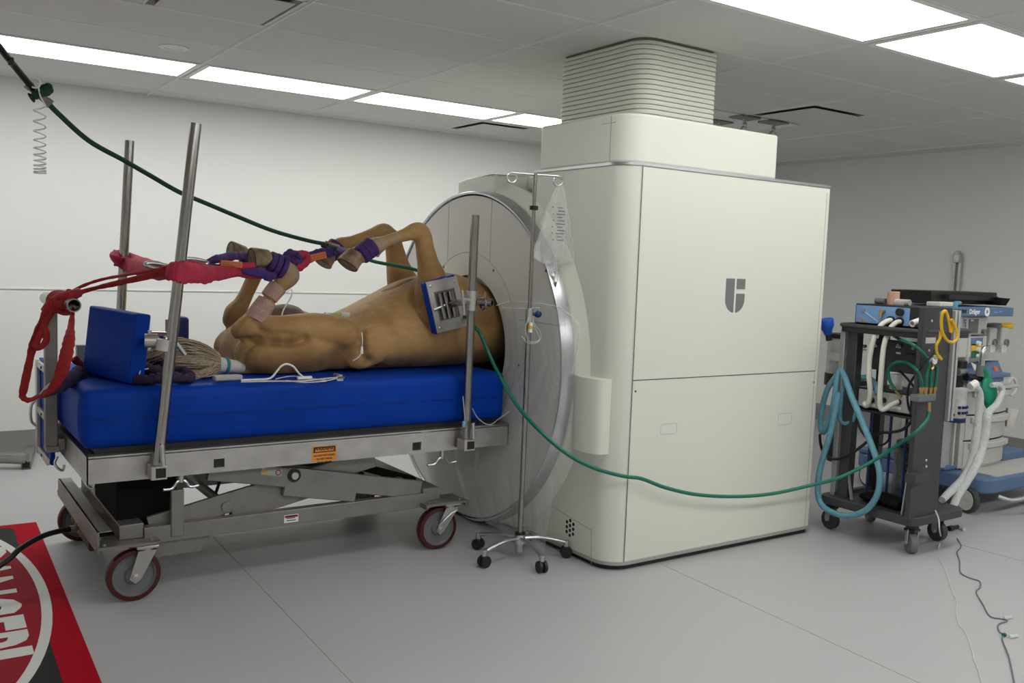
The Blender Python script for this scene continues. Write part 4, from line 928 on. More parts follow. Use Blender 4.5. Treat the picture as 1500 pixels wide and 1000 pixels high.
# shackles
for c, r_, l in ((P(232, 390, 4.20), Euler((0, .12, 0)), 'grey metal shackle joining the red webbing to the crimson sling'), (P(285, 383, 4.15), Euler((0, .08, 0)), 'grey metal shackle just right of the near left post')):
    R3 = r_.to_matrix(); q = [c+R3 @ V((.055*math.cos(2*PI*i/24), .012*math.sin(2*PI*i/24), .011*math.sin(2*PI*i/24))) for i in range(24)]
    tag(obj('shackle', MB().sweep(q, .009, closed=True, n=10, up=(0, 1, 0)), 'chrome'), l, 'shackle')
# red webbing from the cross bar to the posts
rw = thing('red_webbing', (cb.x-.01, 4.5, 1.2), 'long red webbing knotted on the end cross bar, its loop hanging down beside the table', 'webbing strap')
c0 = V((cb.x-.015, 4.55, cb.z))
w = obj('webbing', strap_mb([P(245, 392, 4.06), P(200, 400, 4.2), P(150, 409, 4.45), P(118, 420, 4.5), P(98, 432, 4.5)], .007, .004), 'red', rw)
obj('webbing', strap_mb([P(250, 397, 4.06), P(215, 405, 4.18), P(170, 415, 4.34), P(135, 423, 4.46), P(112, 430, 4.46), P(94, 436, 4.45)], [.014, .014, .012, .009, .013, .018], .006), 'red', rw)
kn = MB()
for k in range(4):
    yy = 4.40+.055*k; kn.torus((cb.x-.012-.002*k, yy, cb.z), .040, .013, 'y', n=22, k=8)
strap_mb([P(116, 428, 4.4), P(102, 433, 4.36), P(88, 436, 4.4), P(74, 446, 4.5), P(66, 456, 4.5)], .022, .016, mb=kn)
strap_mb([P(104, 428, 4.42), P(95, 444, 4.36), P(84, 446, 4.4), P(72, 440, 4.45)], .02, .014, mb=kn)
obj('knot', kn, 'red', rw)
obj('hanging_loop', strap_mb([P(90, 434, 4.42), P(72, 447, 4.4), P(62, 470, 4.4), P(50, 500, 4.4), P(43, 530, 4.4), P(35, 568, 4.4), P(32, 582, 4.4)], [.014, .016, .016, .017, .017, .016, .014], .006), 'red', rw)
obj('hanging_loop', strap_mb([P(31, 580, 4.4), P(42, 586, 4.36), P(58, 579, 4.28), P(68, 574, 4.2)], .012, .006, up=(0, 1, 0)), 'red', rw)
obj('hanging_loop', strap_mb([P(62, 580, 4.24), P(76, 569, 4.16), P(88, 550, 4.12), P(95, 528, 4.1), P(101, 500, 4.12), P(104, 478, 4.2), P(107, 452, 4.32)], [.012, .016, .023, .025, .022, .014, .006], .009, up=(0, 1, 0)), 'red', rw)
obj('hanging_loop', strap_mb([P(82, 448, 4.40), P(68, 470, 4.38), P(58, 492, 4.36), P(52, 506, 4.36), P(58, 509, 4.36), P(67, 500, 4.36), P(68, 486, 4.36), P(64, 474, 4.36)], [.014, .014, .014, .014, .012, .014, .014, .008], .005), 'red', rw)
obj('inner_loop', strap_mb([P(108, 525, 4.5), P(118, 533, 4.6), P(128, 538, 4.7)], .016, .005), 'red', rw)
lab(obj('loop_pad', strap_mb([P(62, 578, 4.27), P(70, 568, 4.2), P(80, 560, 4.16), P(84, 556, 4.15)], .012, .009), 'gauze', rw), 'pale lining inside the loop')
# purple bundles on the mattress
pz = MT
pb = thing('purple_sling', P(110, 556, 4.25), 'dark purple fabric sling lying crumpled on the mattress corner behind the large pad', 'sling')
obj('fabric', strap_mb([P(66, 577, 4.22), P(82, 567, 4.2), P(100, 557, 4.3), P(118, 549, 4.48), P(140, 546, 4.68), P(170, 546, 4.8)], [.014, .026, .032, .038, .035, .03], [.012, .02, .03, .03, .025, .02], up=(0, 1, 0), wob=.25), 'purpled', pb)
pb = thing('purple_sling', P(235, 556, 4.16), 'coiled dark purple sling lying on the mattress beside the horse tail hair', 'sling')
cc = AT(238, 552, z=MT+.02); 
obj('coil', strap_mb([V((cc.x+.085*math.cos(a)*1.35, cc.y+.10*math.sin(a), MT+.024+.01*math.sin(3*a))) for a in [2*PI*i/12 for i in range(12)]], .024, .022, up=(0, 0, 1), wob=.2, closed=True), 'purpled', pb)
obj('coil', strap_mb([V((cc.x-.06+.085*math.cos(a)*1.1, cc.y+.09+.06*math.sin(a), MT+.06+.018*math.sin(2*a))) for a in [2*PI*i/12 for i in range(12)]], .022, .02, up=(0, 0, 1), wob=.25, closed=True), 'purpled', pb)
lab(obj('piping', MB().sweep(smooth_pts([V((cc.x-.11, cc.y-.06, MT+.045)), V((cc.x-.095, cc.y-.02, MT+.055)), V((cc.x-.06, cc.y, MT+.06))], 4), .003, n=6), 'gauze', pb), 'pale edge thread')
# purple hobbles on the legs
hp = thing('hobble_strap', P(370, 392, 4.4), 'purple hobble with an orange label round both hind pasterns', 'hobble')
obj('band', strap_mb([P(300, 385, 4.3), P(318, 379, 4.36), P(340, 375, 4.5), P(362, 375, 4.6), P(378, 378, 4.62)], [.012, .020, .022, .020, .016], .012), 'purple', hp)
obj('band', strap_mb([P(300, 387, 4.3), P(320, 391, 4.32), P(345, 394, 4.32), P(372, 398, 4.33), P(388, 400, 4.33)], [.014, .014, .016, .020, .03], .010), 'purple', hp)
a = [P(397, 391, 4.39)]; ax = (P(412, 393, 4.39)-P(384, 380, 4.39)).normalized()
wr = MB(); c = P(404, 388, 4.39)
for k, d_ in ((0, -.030), (1, .0), (2, .030)): wr.sweep([c+ax*(d_-.018), c+ax*(d_-.010), c+ax*(d_+.010), c+ax*(d_+.018)], [.045, .055+.004*k, .056+.004*k, .05], up=(0, 1, 0), n=20)
strap_mb([P(386, 400, 4.335), P(394, 405, 4.335), P(404, 402, 4.34)], [.022, .024, .014], .010, mb=wr)
obj('pastern_wrap', wr, 'purple', hp)
wr = MB(); c = P(366, 380, 4.78); ax = (P(378, 388, 4.78)-P(352, 371, 4.78)).normalized()
wr.sweep([c-ax*.04, c-ax*.03, c+ax*.03, c+ax*.04], [.042, .048, .050, .046], up=(0, 1, 0), n=20); obj('pastern_wrap', wr, 'purple', hp)
obj('red_insert', strap_mb([P(322, 387, 4.31), P(345, 390, 4.31), P(372, 388, 4.33)], .016, .012), 'pink', hp)
def label_plate(x0, y0, x1, y1, yy, h, par, sl_=0):
    a, b = P(x0, y0, yy), P(x1, y1, yy); c = (a+b)/2; L_ = (b-a).length; ang_ = -math.atan2(b.z-a.z, b.x-a.x); R3 = Euler((0, ang_, 0)).to_matrix()
    o = obj('orange_label', MB().box(c, (L_, .005, h), rot=R3), 'orange', par, bevel=.002)
    t = MB()
    for k in range(2):
        for j in range(5): t.box(c+R3 @ V((L_*(-.36+.18*j), -.0028, h*(.16-.32*k))), (L_*.12, .0008, h*.12), rot=R3)
    obj('printed_lines', t, 'seam', o)
label_plate(323, 385, 355, 388, 4.285, .028, hp)
hk = thing('hobble_strap', P(440, 378, 4.45), 'purple and crimson knotted hobble strap between the hind and fore feet', 'hobble')
kb = strap_mb([P(408, 381, 4.40), P(424, 387, 4.40), P(440, 390, 4.42), P(450, 380, 4.44), P(446, 373, 4.45), P(434, 374, 4.44), P(432, 384, 4.41)], [.012, .020, .022, .024, .022, .02, .02], [.012, .016, .02, .02, .02, .02, .02], wob=.2); obj('red_knot', kb, 'pink', hk)
kb = strap_mb([P(418, 379, 4.42), P(424, 371, 4.42), P(434, 373, 4.42), P(438, 381, 4.40), P(428, 383, 4.40), P(420, 377, 4.41)], .02, .018, wob=.2); obj('purple_knot', kb, 'purple', hk)
obj('band', strap_mb([P(446, 380, 4.45), P(462, 374, 4.48), P(480, 370, 4.5), P(488, 368, 4.5)], [.026, .030, .028, .026], .014), 'purple', hk)
label_plate(451, 379, 478, 373, 4.455, .036, hk)
hf = thing('hobble_strap', P(490, 365, 4.5), 'purple hobble with an orange label round the pasterns of both fore feet', 'hobble')
obj('band', strap_mb([P(472, 358, 4.60), P(488, 362, 4.62), P(498, 368, 4.5), P(512, 369, 4.38), P(526, 365, 4.32)], [.016, .022, .020, .018, .022], .012), 'purple', hf)
c = P(537, 367, 4.28); ax = (P(547, 361, 4.28)-P(528, 376, 4.28)).normalized(); wr = MB()
for k, d_ in ((0, -.028), (1, .002), (2, .028)): wr.sweep([c+ax*(d_-.018), c+ax*(d_-.010), c+ax*(d_+.010), c+ax*(d_+.018)], [.042, .050, .052, .046], up=(0, 1, 0), n=20)
obj('pastern_wrap', wr, 'purple', hf)
c = P(489, 366, 4.79); ax = (P(495, 360, 4.79)-P(484, 374, 4.79)).normalized(); wr = MB().sweep([c-ax*.045, c-ax*.03, c+ax*.03, c+ax*.04], [.044, .052, .054, .05], up=(0, 1, 0), n=20); obj('pastern_wrap', wr, 'purple', hf)
label_plate(476, 356, 497, 363, 4.585, .030, hf)
# ------------------------------------------------------------------ green gas hose
gh = thing('green_hose', P(55, 135, 4.1), 'long dark green gas hose from the upper left across the scanner to the rack cart', 'hose')
q0 = P(-40, 14, 3.78); hpt = [V((q0.x-.10, 3.70, 2.675)), V((q0.x-.07, 3.72, 2.58)), q0, P(0, 70, 3.9), P(22, 98, 4.0), P(50, 132, 4.1)]
obj('black_section', MB().sweep(smooth_pts(hpt, 5), .0125, n=12), 'blackhose', gh)
hpt = [P(66, 146, 4.1), P(85, 166, 4.12), P(130, 206, 4.15), P(180, 234, 4.2), P(220, 257, 4.3), P(262, 281, 4.35), P(300, 297, 4.4), P(350, 318, 4.45), P(400, 338, 4.5), P(450, 352, 4.55), P(480, 358, 4.57)]
obj('upper_run', MB().sweep(smooth_pts(hpt, 6), .0105, n=12), 'greend', gh)
hpt = [P(480, 358, 4.57), P(510, 368, 4.56), P(545, 382, 4.55), P(580, 389, 4.52), P(605, 394, 4.48), P(628, 404, 4.44), P(650, 430, 4.25), P(668, 455, 4.21), P(684, 466, 4.14), AT(697, 480, y=4.06), AT(705, 492, y=4.05), AT(725, 537, y=3.95), AT(755, 590, y=3.68), AT(790, 630, y=3.48), AT(830, 664, y=3.36), AT(870, 685, y=3.30), AT(912, 697, y=3.28), AT(940, 701, y=3.28), AT(975, 714, y=3.26), AT(1020, 724, y=3.25), AT(1075, 727, y=3.22), AT(1130, 723, y=3.18), AT(1190, 710, y=3.12), AT(1230, 699, y=3.02), AT(1275, 677, x=4.40), AT(1310, 655, x=4.46), AT(1340, 634, y=2.72), AT(1357, 615, y=2.735), AT(1361, 603, y=2.74)]
obj('lower_run', MB().sweep(smooth_pts(hpt, 6), .0095, n=12), 'green', gh)
c = P(57, 138, 4.1); d_ = (P(66, 146, 4.1)-P(50, 132, 4.1)).normalized()
obj('coupling', MB().cyl(c-d_*.05, c+d_*.05, .015).cyl(c-d_*.055, c-d_*.035, .019, n=6).cyl(c+d_*.035, c+d_*.055, .019, n=6), 'steeld', gh)
obj('rope_tie', strap_mb([c+V((-.03, -.01, -.02)), c+V((0, -.025, .0)), c+V((.035, -.01, .02)), c+V((.03, .02, .035)), c+V((-.01, .02, .01))], .016, .013, wob=.3), 'greend', gh)
ob_ = P(16, 90, 3.95); obj('black_clip', MB().box(ob_, (.02, .02, .03)), 'black', gh, bevel=.004)
# curled white spiral hanging from the hose
pts = []
c = P(56, 135, 4.09)
for i in range(14): a = i/13*2*PI*1.3; pts.append(c+V((-.014+.018*math.cos(a)-.0, -.02+.008*math.sin(a*.7), .03+.018*math.sin(a))))
sp_ = MB().sweep(pts, .0038, n=6)
pts = []; top = P(57, 155, 4.07); bot = P(55, 254, 4.07)
for i in range(150):
    t = i/149; tt = 1-(1-t)**1.9; z = top.z+(bot.z-top.z)*tt; a = t*2*PI*11; pts.append(V((top.x+.021*math.cos(a), 4.05+.021*math.sin(a), z)))
pts = [c+V((-.004, -.03, .02)), c+V((.004, -.028, -.02))]+pts
sp_.sweep(pts, .003, n=6)
tag(obj('curly_cord', sp_, 'white'), 'thin white curly cord hanging from the hose coupling at upper left', 'curly cord')
# black hydraulic hose
bh = thing('hydraulic_hose', AT(0, 833, z=.02), 'black hydraulic hose arching from the left edge to the table pump over the floor mat', 'hose')
hpt = [V((-1.3, 3.7, .018)), V((-.7, 3.9, .018)), V((-.25, 4.1, .018)), V((.08, 4.25, .03)), AT(0, 828, y=4.35), AT(30, 803, y=4.40), AT(60, 786, y=4.48), AT(85, 778, y=4.52), AT(103, 775, y=4.55)]
obj('hose', MB().sweep(smooth_pts(hpt, 6), .0125, n=12), 'blackhose', bh)
a, b = AT(103, 775, y=4.55), AT(122, 771, y=4.56); d_ = (b-a).normalized(); obj('hose_end', MB().cyl(a, b, .010).cyl(a, a+d_*.022, .017, n=6).cyl(b-d_*.03, b-d_*.008, .016, n=6), 'steeld', bh)
# ------------------------------------------------------------------ drip stand
IV = V((2.66, 3.77, 0)); iv = thing('drip_stand', IV, 'chrome drip stand on five black castors in front of the bore face', 'drip stand')
obj('pole', MB().cyl(IV+V((0, 0, .10)), IV+V((.005, 0, 1.24)), .0135).cyl(IV+V((.005, 0, 1.24)), IV+V((.008, 0, 1.955)), .010), 'tube', iv)
zk = AT(777, 460, y=3.77).z; obj('height_collar', MB().cyl(IV+V((.005, 0, zk-.045)), IV+V((.005, 0, zk+.03)), .019), 'steel', iv, bevel=.002)
k_ = obj('clamp_knob', MB().ball(IV+V((.050, -.012, zk)), (.020, .018, .018), n=12).cyl(IV+V((.01, 0, zk)), IV+V((.045, -.01, zk)), .008), 'blued', iv)
obj('black_ring', MB().cyl(IV+V((.007, 0, 1.775)), IV+V((.007, 0, 1.795)), .022), 'black', iv)
tp = IV+V((.008, 0, 1.95)); hk_ = MB().cyl(tp+V((-.12, .03, 0)), tp+V((.12, -.03, 0)), .006, n=10)
hkx = []
for s_ in (-1, 1):
    e = tp+V((s_*.12, -s_*.03, -.0)); pts = [e+V((s_*.024*math.sin(a), -s_*.006*math.sin(a), -.024+.024*math.cos(a))) for a in [i*.36 for i in range(16)]]; hk_.sweep(pts, .005, n=8)
obj('hanger', hk_, 'chrome', iv)
bs = MB().cyl(IV+V((0, 0, .075)), IV+V((0, 0, .125)), .032, .026).cyl(IV+V((0, 0, .03)), IV+V((0, 0, .08)), .022); obj('base_hub', bs, 'chrome', iv, bevel=.003)
obj('hub_cap', MB().cyl(IV+V((0, 0, .122)), IV+V((0, 0, .134)), .026), 'black', iv)
for k in range(5):
    a = math.radians(-98+72*k); d_ = V((math.cos(a), math.sin(a), 0)); R_ = .245
    pts = [IV+d_*.02+V((0, 0, .105)), IV+d_*.10+V((0, 0, .108)), IV+d_*.17+V((0, 0, .098)), IV+d_*R_+V((0, 0, .078))]
    lg = obj('base_leg', MB().sweep(smooth_pts(pts, 4), lerp_list([.015, .013, .012, .013], 13), lerp_list([.011, .010, .009, .012], 13), n=12).cyl(IV+d_*R_+V((0, 0, .055)), IV+d_*R_+V((0, 0, .09)), .014), 'chrome', iv)
    sdv = V((-d_.y, d_.x, 0)); cw = IV+d_*R_*1.0+sdv*.0; ca = obj('castor', MB().cyl(cw+V((0, 0, .03))-sdv*.022, cw+V((0, 0, .03))-sdv*.005, .0295, n=18).cyl(cw+V((0, 0, .03))+sdv*.005, cw+V((0, 0, .03))+sdv*.022, .0295, n=18).cyl(cw+V((0, 0, .035)), cw+V((0, 0, .06)), .014), 'black', lg, bevel=.002)
# crumpled clear bag
def bag():
    top = tp+V((.135, -.034, -.03)); b = MB(); n = 44; rows = []
    prof = [(0, .012, .010), (.05, .03, .02), (.12, .052, .028), (.20, .075, .034), (.28, .095, .040), (.35, .105, .042), (.385, .098, .036), (.40, .07, .02), (.402, .01, .004)]
    q = smooth_pts(prof, 5); vs = []
    for i, (h, rx_, ry_) in enumerate([(p.x, p.y, p.z) for p in q]):
        for j in range(n):
            a = 2*PI*j/n; f = 1+.16*math.sin(a*5+h*9)+.10*math.sin(a*9-h*23)+.05*math.sin(a*17+h*51)
            vs.append(top+V((rx_*f*math.cos(a)+(.0-.035*min(1, h*2.5)), ry_*f*math.sin(a), -h-.012*math.cos(a*3)*h*2)))
    k = len(q); b.add(vs, [(i*n+j, i*n+(j+1) % n, (i+1)*n+(j+1) % n, (i+1)*n+j) for i in range(k-1) for j in range(n)]); return b, top
bg = thing('fluid_bag', tp+V((.1, -.03, -.44)), 'crumpled clear plastic fluid bag hanging on the right hook of the drip stand', 'fluid bag')
b_, top = bag(); bo = obj('bag_film', b_, 'clearbag', bg, sharp=80)
pm = MB()
for k in range(11):
    w_ = .03+.012*((k*7) % 3); z = -.13-.016*k; x_ = -.03+.004*((k*5) % 3)
    pm.box(top+V((x_, -.045, z)), (w_, .001, .004)); 
    if k % 2 == 0: pm.box(top+V((x_-.045, -.044, z)), (.008, .001, .005))
obj('printed_lines', pm, 'hub', bo)
dc = top+V((-.005, 0, -.40)); obj('drip_chamber', MB().cyl(dc+V((0, 0, .01)), dc+V((0, 0, -.05)), .005, n=8).cyl(dc+V((.0, 0, -.05)), dc+V((.0, 0, -.10)), .010, n=12).cyl(dc+V((-.016, 0, .01)), dc+V((-.016, 0, -.03)), .007, n=10), 'cleartube', bg)
obj('chamber_cap', MB().cyl(dc+V((0, 0, -.045)), dc+V((0, 0, -.058)), .015, .009, n=14), 'white', bg); obj('spike', MB().cyl(dc+V((0, 0, -.10)), dc+V((-.002, 0, -.125)), .007, .003, n=8), 'hub', bg)
# small vial taped to the pole + tubing loops
vl = thing('injection_port', IV+V((.0, -.025, .85)), 'small white capped port with an orange stripe taped to the drip stand pole', 'port')
c = AT(777, 478, y=3.74); obj('port_body', MB().cyl(c+V((0, 0, -.03)), c+V((.004, 0, .02)), .010, n=12), 'white', vl); obj('stripe', MB().cyl(c+V((0, 0, -.012)), c+V((.001, 0, .004)), .0108, n=12), 'yellow', vl)
tl = MB()
for pts in ([(780, 470), (792, 488), (789, 500), (775, 503), (764, 492)], [(776, 462), (770, 480), (775, 500), (790, 497), (783, 478), (780, 462)]):
    tl.sweep(smooth_pts([AT(a, b, y=3.73) for a, b in pts], 5), .002, n=6)
for pts in ([(728, 447), (745, 442), (770, 442), (800, 446), (822, 452), (845, 472), (848, 490), (843, 520), (838, 545)], [(735, 450), (748, 452), (763, 452), (790, 451)]):
    tl.sweep(smooth_pts([AT(a, b, x=2.74) if a > 740 else AT(a, b, y=3.93) for a, b in pts], 5), .0028, n=6)
tag(obj('clear_tubing', tl, 'cleartube'), 'thin clear tubing looping past the drip stand over the bore face', 'tubing')
# plastic drape over the lower bore face
def drape(rowsL, rowsR, xa, xb, nu=60, nv=70, amp=.012):
    vs = []
    for i in range(nv+1):
        t = i/nv; k = t*(len(rowsL)-1); a = min(int(k), len(rowsL)-2); f = k-a
        l = V((*rowsL[a], 0)).lerp(V((*rowsL[a+1], 0)), f); r = V((*rowsR[a], 0)).lerp(V((*rowsR[a+1], 0)), f)
        for j in range(nu+1):
            u = j/nu; y = l.x+(r.x-l.x)*u; z = l.y+(r.y-l.y)*u; x = xa+(xb-xa)*t
            x += amp*(math.sin(u*31+t*3)+.6*math.sin(u*57-t*9+1)+.5*math.sin(u*13+t*17))*(.35+.65*t)
            vs.append(V((x, y, z)))
    m_ = nu+1; return MB().add(vs, [(i*m_+j, i*m_+j+1, (i+1)*m_+j+1, (i+1)*m_+j) for i in range(nv) for j in range(nu)])
# left side rows (y,z) from top to bottom, right side rows
def yz(px, py, x=2.755): p = AT(px, py, x=x); return (p.y, p.z)
Lr = [(4.14, 1.20), (4.10, .95), (4.60, .52), (4.62, .30), (4.38, .06)]; Rr = [yz(832, 448), yz(842, 530), yz(835, 620), yz(812, 700), (3.66, .05)]
dr = obj('clear_drape', drape(Lr, Rr, 2.770, 2.742, amp=.006), 'clear', sharp=80)
tag(dr, 'thin wrinkled clear plastic sheet hanging over the lower part of the bore face', 'plastic sheet')
# ------------------------------------------------------------------ monitoring leads on the mattress
tx = thing('lead_box', AT(333, 556, z=MT), 'pale grey flat lead box with white cables lying on the mattress by the rump', 'monitor lead box')
a, b = AT(313, 558, z=MT+.003), AT(353, 556, z=MT+.003); dv = (b-a).normalized(); obj('case', MB().beam(a+V((0, 0, .014)), b+V((0, 0, .014)), .045, .022), 'hub' if False else 'boxgrey', tx, bevel=.005, seg=3)
for pts, r_ in (([(353, 557), (372, 556), (395, 554), (406, 543), (412, 536), (420, 533), (430, 537), (438, 547), (446, 553)], .0048), ([(353, 559), (400, 558), (440, 558), (470, 555), (498, 552)], .0035), ([(404, 555), (425, 551), (450, 553), (480, 557), (500, 550), (492, 548)], .003), ([(420, 557), (445, 560), (478, 558)], .0028)):
    q = [AT(x_, y_, z=MT+.006) for x_, y_ in pts]
    if r_ > .004:
        q = [AT(x_, y_, y=4.11) for x_, y_ in pts]; q = [V((p.x, p.y, max(p.z, MT+.006))) for p in q]
    obj('lead', MB().sweep(smooth_pts(q, 5), r_, n=8), 'white' if r_ > .004 else 'gauze', tx)
tr_ = obj('y_connector', MB().box(AT(446, 553, z=MT+.010), (.07, .02, .014)), 'white', tx, bevel=.003)
for k, (x_, y_) in enumerate(((497, 550), (500, 553), (498, 556), (492, 548))):
    c = AT(x_, y_, z=MT+.008); lab(obj('lead_clip', MB().box(c, (.03, .007, .01)), 'seam' if k % 2 else 'chrome', tx), 'small metal snap clip')
# electrode clip on the flank, arterial line and tape on the belly
ec = thing('flank_clip', AT(529, 505, y=4.22), 'small white clip with a thin lead on the flank fold of the horse', 'clip')
obj('clip_body', MB().cyl(AT(529.5, 518, y=4.20), AT(530, 507, y=4.205), .009, .006, n=10), 'white', ec)
obj('lead', MB().sweep(smooth_pts([AT(530, 508, y=4.2), AT(531, 498, y=4.19), AT(530, 487, y=4.2)], 4), .0025, n=6).sweep(smooth_pts([AT(529, 518, y=4.2), AT(524, 524, y=4.19), AT(517, 528, y=4.2)], 4), .002, n=6), 'white', ec)
al = thing('catheter_line', AT(440, 462, y=4.45), 'white catheter line with a taped green ended syringe on the belly beside the udder', 'catheter line')
obj('line', MB().sweep(smooth_pts([AT(420, 428, y=4.33), AT(428, 424, y=4.33), AT(426, 436, y=4.33), AT(416, 452, y=4.35), AT(413, 466, y=4.36), AT(425, 468, y=4.36), AT(440, 465, y=4.38), AT(458, 463, y=4.4)], 5), .0035, n=8), 'white', al)
obj('stopcock', MB().cyl(AT(458, 464, y=4.40), AT(484, 460, y=4.40), .009, n=10).cyl(AT(466, 459, y=4.40), AT(467, 467, y=4.40), .005, n=8).cyl(AT(476, 457, y=4.40), AT(477, 466, y=4.40), .006, n=8), 'cleartube', al)
M['lime'] = mat('lime_plunger', (.28, .45, .05), .4); obj('plunger', MB().cyl(AT(484, 461, y=4.40), AT(499, 461, y=4.40), .010, n=12), 'lime', al)
obj('syringe', MB().cyl(AT(499, 461, y=4.40), AT(511, 461.5, y=4.40), .014, n=12), 'gauze', al)
tbm = MB().sweep(smooth_pts([AT(692, 598, y=4.03), AT(700, 612, y=4.02), AT(716, 622, y=4.02), AT(730, 614, y=4.03), AT(746, 602, y=4.0)], 5), .003, n=6).sweep(smooth_pts([AT(678, 580, y=3.97), AT(680, 600, y=3.965), AT(682, 622, y=3.96)], 4), .003, n=6)
tag(obj('sampling_line', tbm, 'cleartube'), 'thin clear sampling line sagging by the foot of the near right post', 'tubing')
c = AT(679, 621, y=3.96); lab_ = obj('blue_clip', MB().box(c, (.014, .014, .03)), 'boxblue', bevel=.003); tag(lab_, 'tiny pale blue clip on the thin line at the near right post', 'clip')
# ================================================================== RACK CART
def fb(px0, py0, px1, py1, y, d, mb=None): # box whose -y face spans the measured rectangle
    a, b = AT(px0, py1, y=y), AT(px1, py0, y=y); return (mb or MB()).bb((a.x, y, a.z), (b.x, y+d, b.z))
def xb(px0, py0, px1, py1, x, d, mb=None): # box whose -x face spans the measured rectangle
    a, b = AT(px0, py1, x=x), AT(px1, py0, x=x); return (mb or MB()).bb((x, b.y, a.z), (x+d, a.y, b.z))
rc = thing('rack_cart', (4.78, 3.08, 0), 'tall dark grey equipment cart on castors at the right end of the scanner', 'equipment cart')
bs = MB().prism(rrect(4.545, 2.775, 5.06, 3.39, .05, n=5), 'z', .165, .215); obj('base_plate', bs, 'cartgrey', rc, bevel=.006)
obj('base_rim', MB().bb((4.60, 3.30, .215), (5.03, 3.335, .235)), 'cartgrey', rc)
for (x, y, sw) in ((4.63, 2.83, 0), (5.0, 2.90, 1), (4.63, 3.355, 1), (5.0, 3.34, 0)):
    cs = obj('castor', MB().cyl((x, y, .14), (x, y, .168), .034).bb((x-.03, y-.032, .125), (x+.03, y+.032, .14)), 'cartdark', rc, bevel=.003)
    R_ = .058; ax = V((.80, -.60, 0)).normalized() if not sw else V((.95, -.15, 0)).normalized(); pd_ = V((-ax.y, ax.x, 0))
    c = V((x, y, R_)); k = MB().cyl(c-ax*.020, c+ax*.020, R_, n=28); obj('wheel', k, 'hub' if not sw else 'cartgrey', cs, bevel=.006)
    k = MB().cyl(c-ax*.034, c+ax*.034, .010, n=10)
    for s_ in (-1, 1): k.beam(c+ax*s_*.028, V((x, y, .135))+ax*s_*.028, .036, .004, up=ax)
    obj('fork', k, 'alu', cs)
# uprights

obj('upright', MB().bb((4.60, 3.235, .21), (4.66, 3.30, 1.20)), 'cartgrey', rc, bevel=.004)
obj('upright', MB().bb((4.94, 3.28, .21), (4.99, 3.33, 1.20)), 'cartdark', rc, bevel=.004)
obj('side_rail', MB().bb((4.60, 3.318, .21), (4.63, 3.350, 1.19)), 'alu', rc, bevel=.002)
colm = obj('side_column', MB().bb((4.53, 2.795, .205), (4.80, 2.805, 1.352)).bb((4.53, 2.795, .205), (4.536, 2.822, 1.352)).bb((4.794, 2.795, .205), (4.80, 2.87, 1.352)), 'cartgrey', rc, bevel=.002)
p0 = AT(1384, 460, y=2.79); 
lab(obj('slotted_profile', MB().bb((4.803, 2.775, .73), (4.822, 2.83, 1.34)).bb((4.838, 2.775, .73), (4.857, 2.83, 1.34)).bb((4.822, 2.80, .73), (4.838, 2.83, 1.34)), 'alu', rc, bevel=.002), 'light aluminium slotted profile')
mb = MB()
for q in ((1365, 470), (1361, 513), (1357, 674), (1357, 683)):
    p = AT(*q, y=2.795); obj('bolt', MB().ball(p, (.008, .004, .008), n=10), 'chrome', colm)
pq = AT(1337, 696, y=2.75); obj('step_bracket', MB().bb((pq.x, 2.735, pq.z-.045), (pq.x+.13, 2.795, pq.z)), 'cartgrey', rc, bevel=.003)
lb = fb(1356, 494, 1371, 503, 2.7935, .002, MB()); obj('column_label', lb, 'gauze', colm)
obj('gusset', MB().beam((4.60, 3.20, .215), (4.61, 3.24, .36), .012, .012), 'alu', rc); obj('gusset', MB().beam((4.57, 2.86, .215), (4.56, 2.83, .50), .010, .010), 'alu', rc)
# top tray
tz0, tz1 = 1.205, 1.232
obj('top_tray', MB().prism(rrect(4.56, 2.80, 5.02, 3.335, .04, n=5), 'z', tz0-.02, tz1-.012), 'cartdark', rc, bevel=.004)
rim = MB(); ring = rrect(4.56, 2.80, 5.02, 3.335, .04, n=5); rim.sweep([(p[0], p[1], tz1-.008) for p in ring], .012, n=8, closed=True); obj('tray_rim', rim, 'cartgrey', rc)
# dark back panels and lower shelf
obj('instrument_panel', MB().bb((4.74, 2.85, .97), (4.78, 3.24, 1.15)), 'cartgrey', rc, bevel=.003)
mb = MB()
for q in ((1268, 507), (1278, 509), (1285, 506), (1318, 506), (1340, 510)):
    p = AT(*q, x=4.735); obj('panel_knob', MB().cyl(p, p-V((.02, 0, 0)), .010, n=12), 'seaml', rc)
for q in ((1316, 508), (1316, 517), (1266, 512)):
    p = AT(*q, x=4.737); obj('indicator_light', MB().box(p, (.004, .028, .010)), 'white', rc)
p = AT(1333, 518, x=4.737); obj('slot', MB().box(p, (.004, .05, .012)), 'black', rc)
obj('lower_shelf', MB().bb((4.62, 2.85, .735), (5.0, 3.25, .748)), 'cartdark', rc)
for (px, m_) in ((1272, 'blued'), (1301, 'blued'), (1324, 'blued')):
    p = AT(px, 680, x=4.72); obj('blue_rod', MB().cyl((4.72, p.y, .215), (4.72, p.y, .735), .008, n=10), 'blued', rc)
# bellows bottle
bw = MB(); c = (4.86, 2.98); prof = []
for i in range(9): prof += [(.095, .03+.032*i), (.082, .046+.032*i)]
obj('bellows', MB().lathe([(.09, 0), (.11, .01)]+prof+[(.09, .33)], (c[0], c[1], .216), n=36), 'cartdark', rc)
obj('bellows_top', MB().cyl((c[0], c[1], .545), (c[0], c[1], .575), .11, n=32), 'cartdark', rc, bevel=.006)
M['smoke'] = clear_mat('smoked_acrylic', .35, col=(.10, .11, .11)); obj('bellows_jar', MB().pipe((c[0], c[1], .218), (c[0], c[1], .545), .118, .113, n=36), 'smoke', rc)
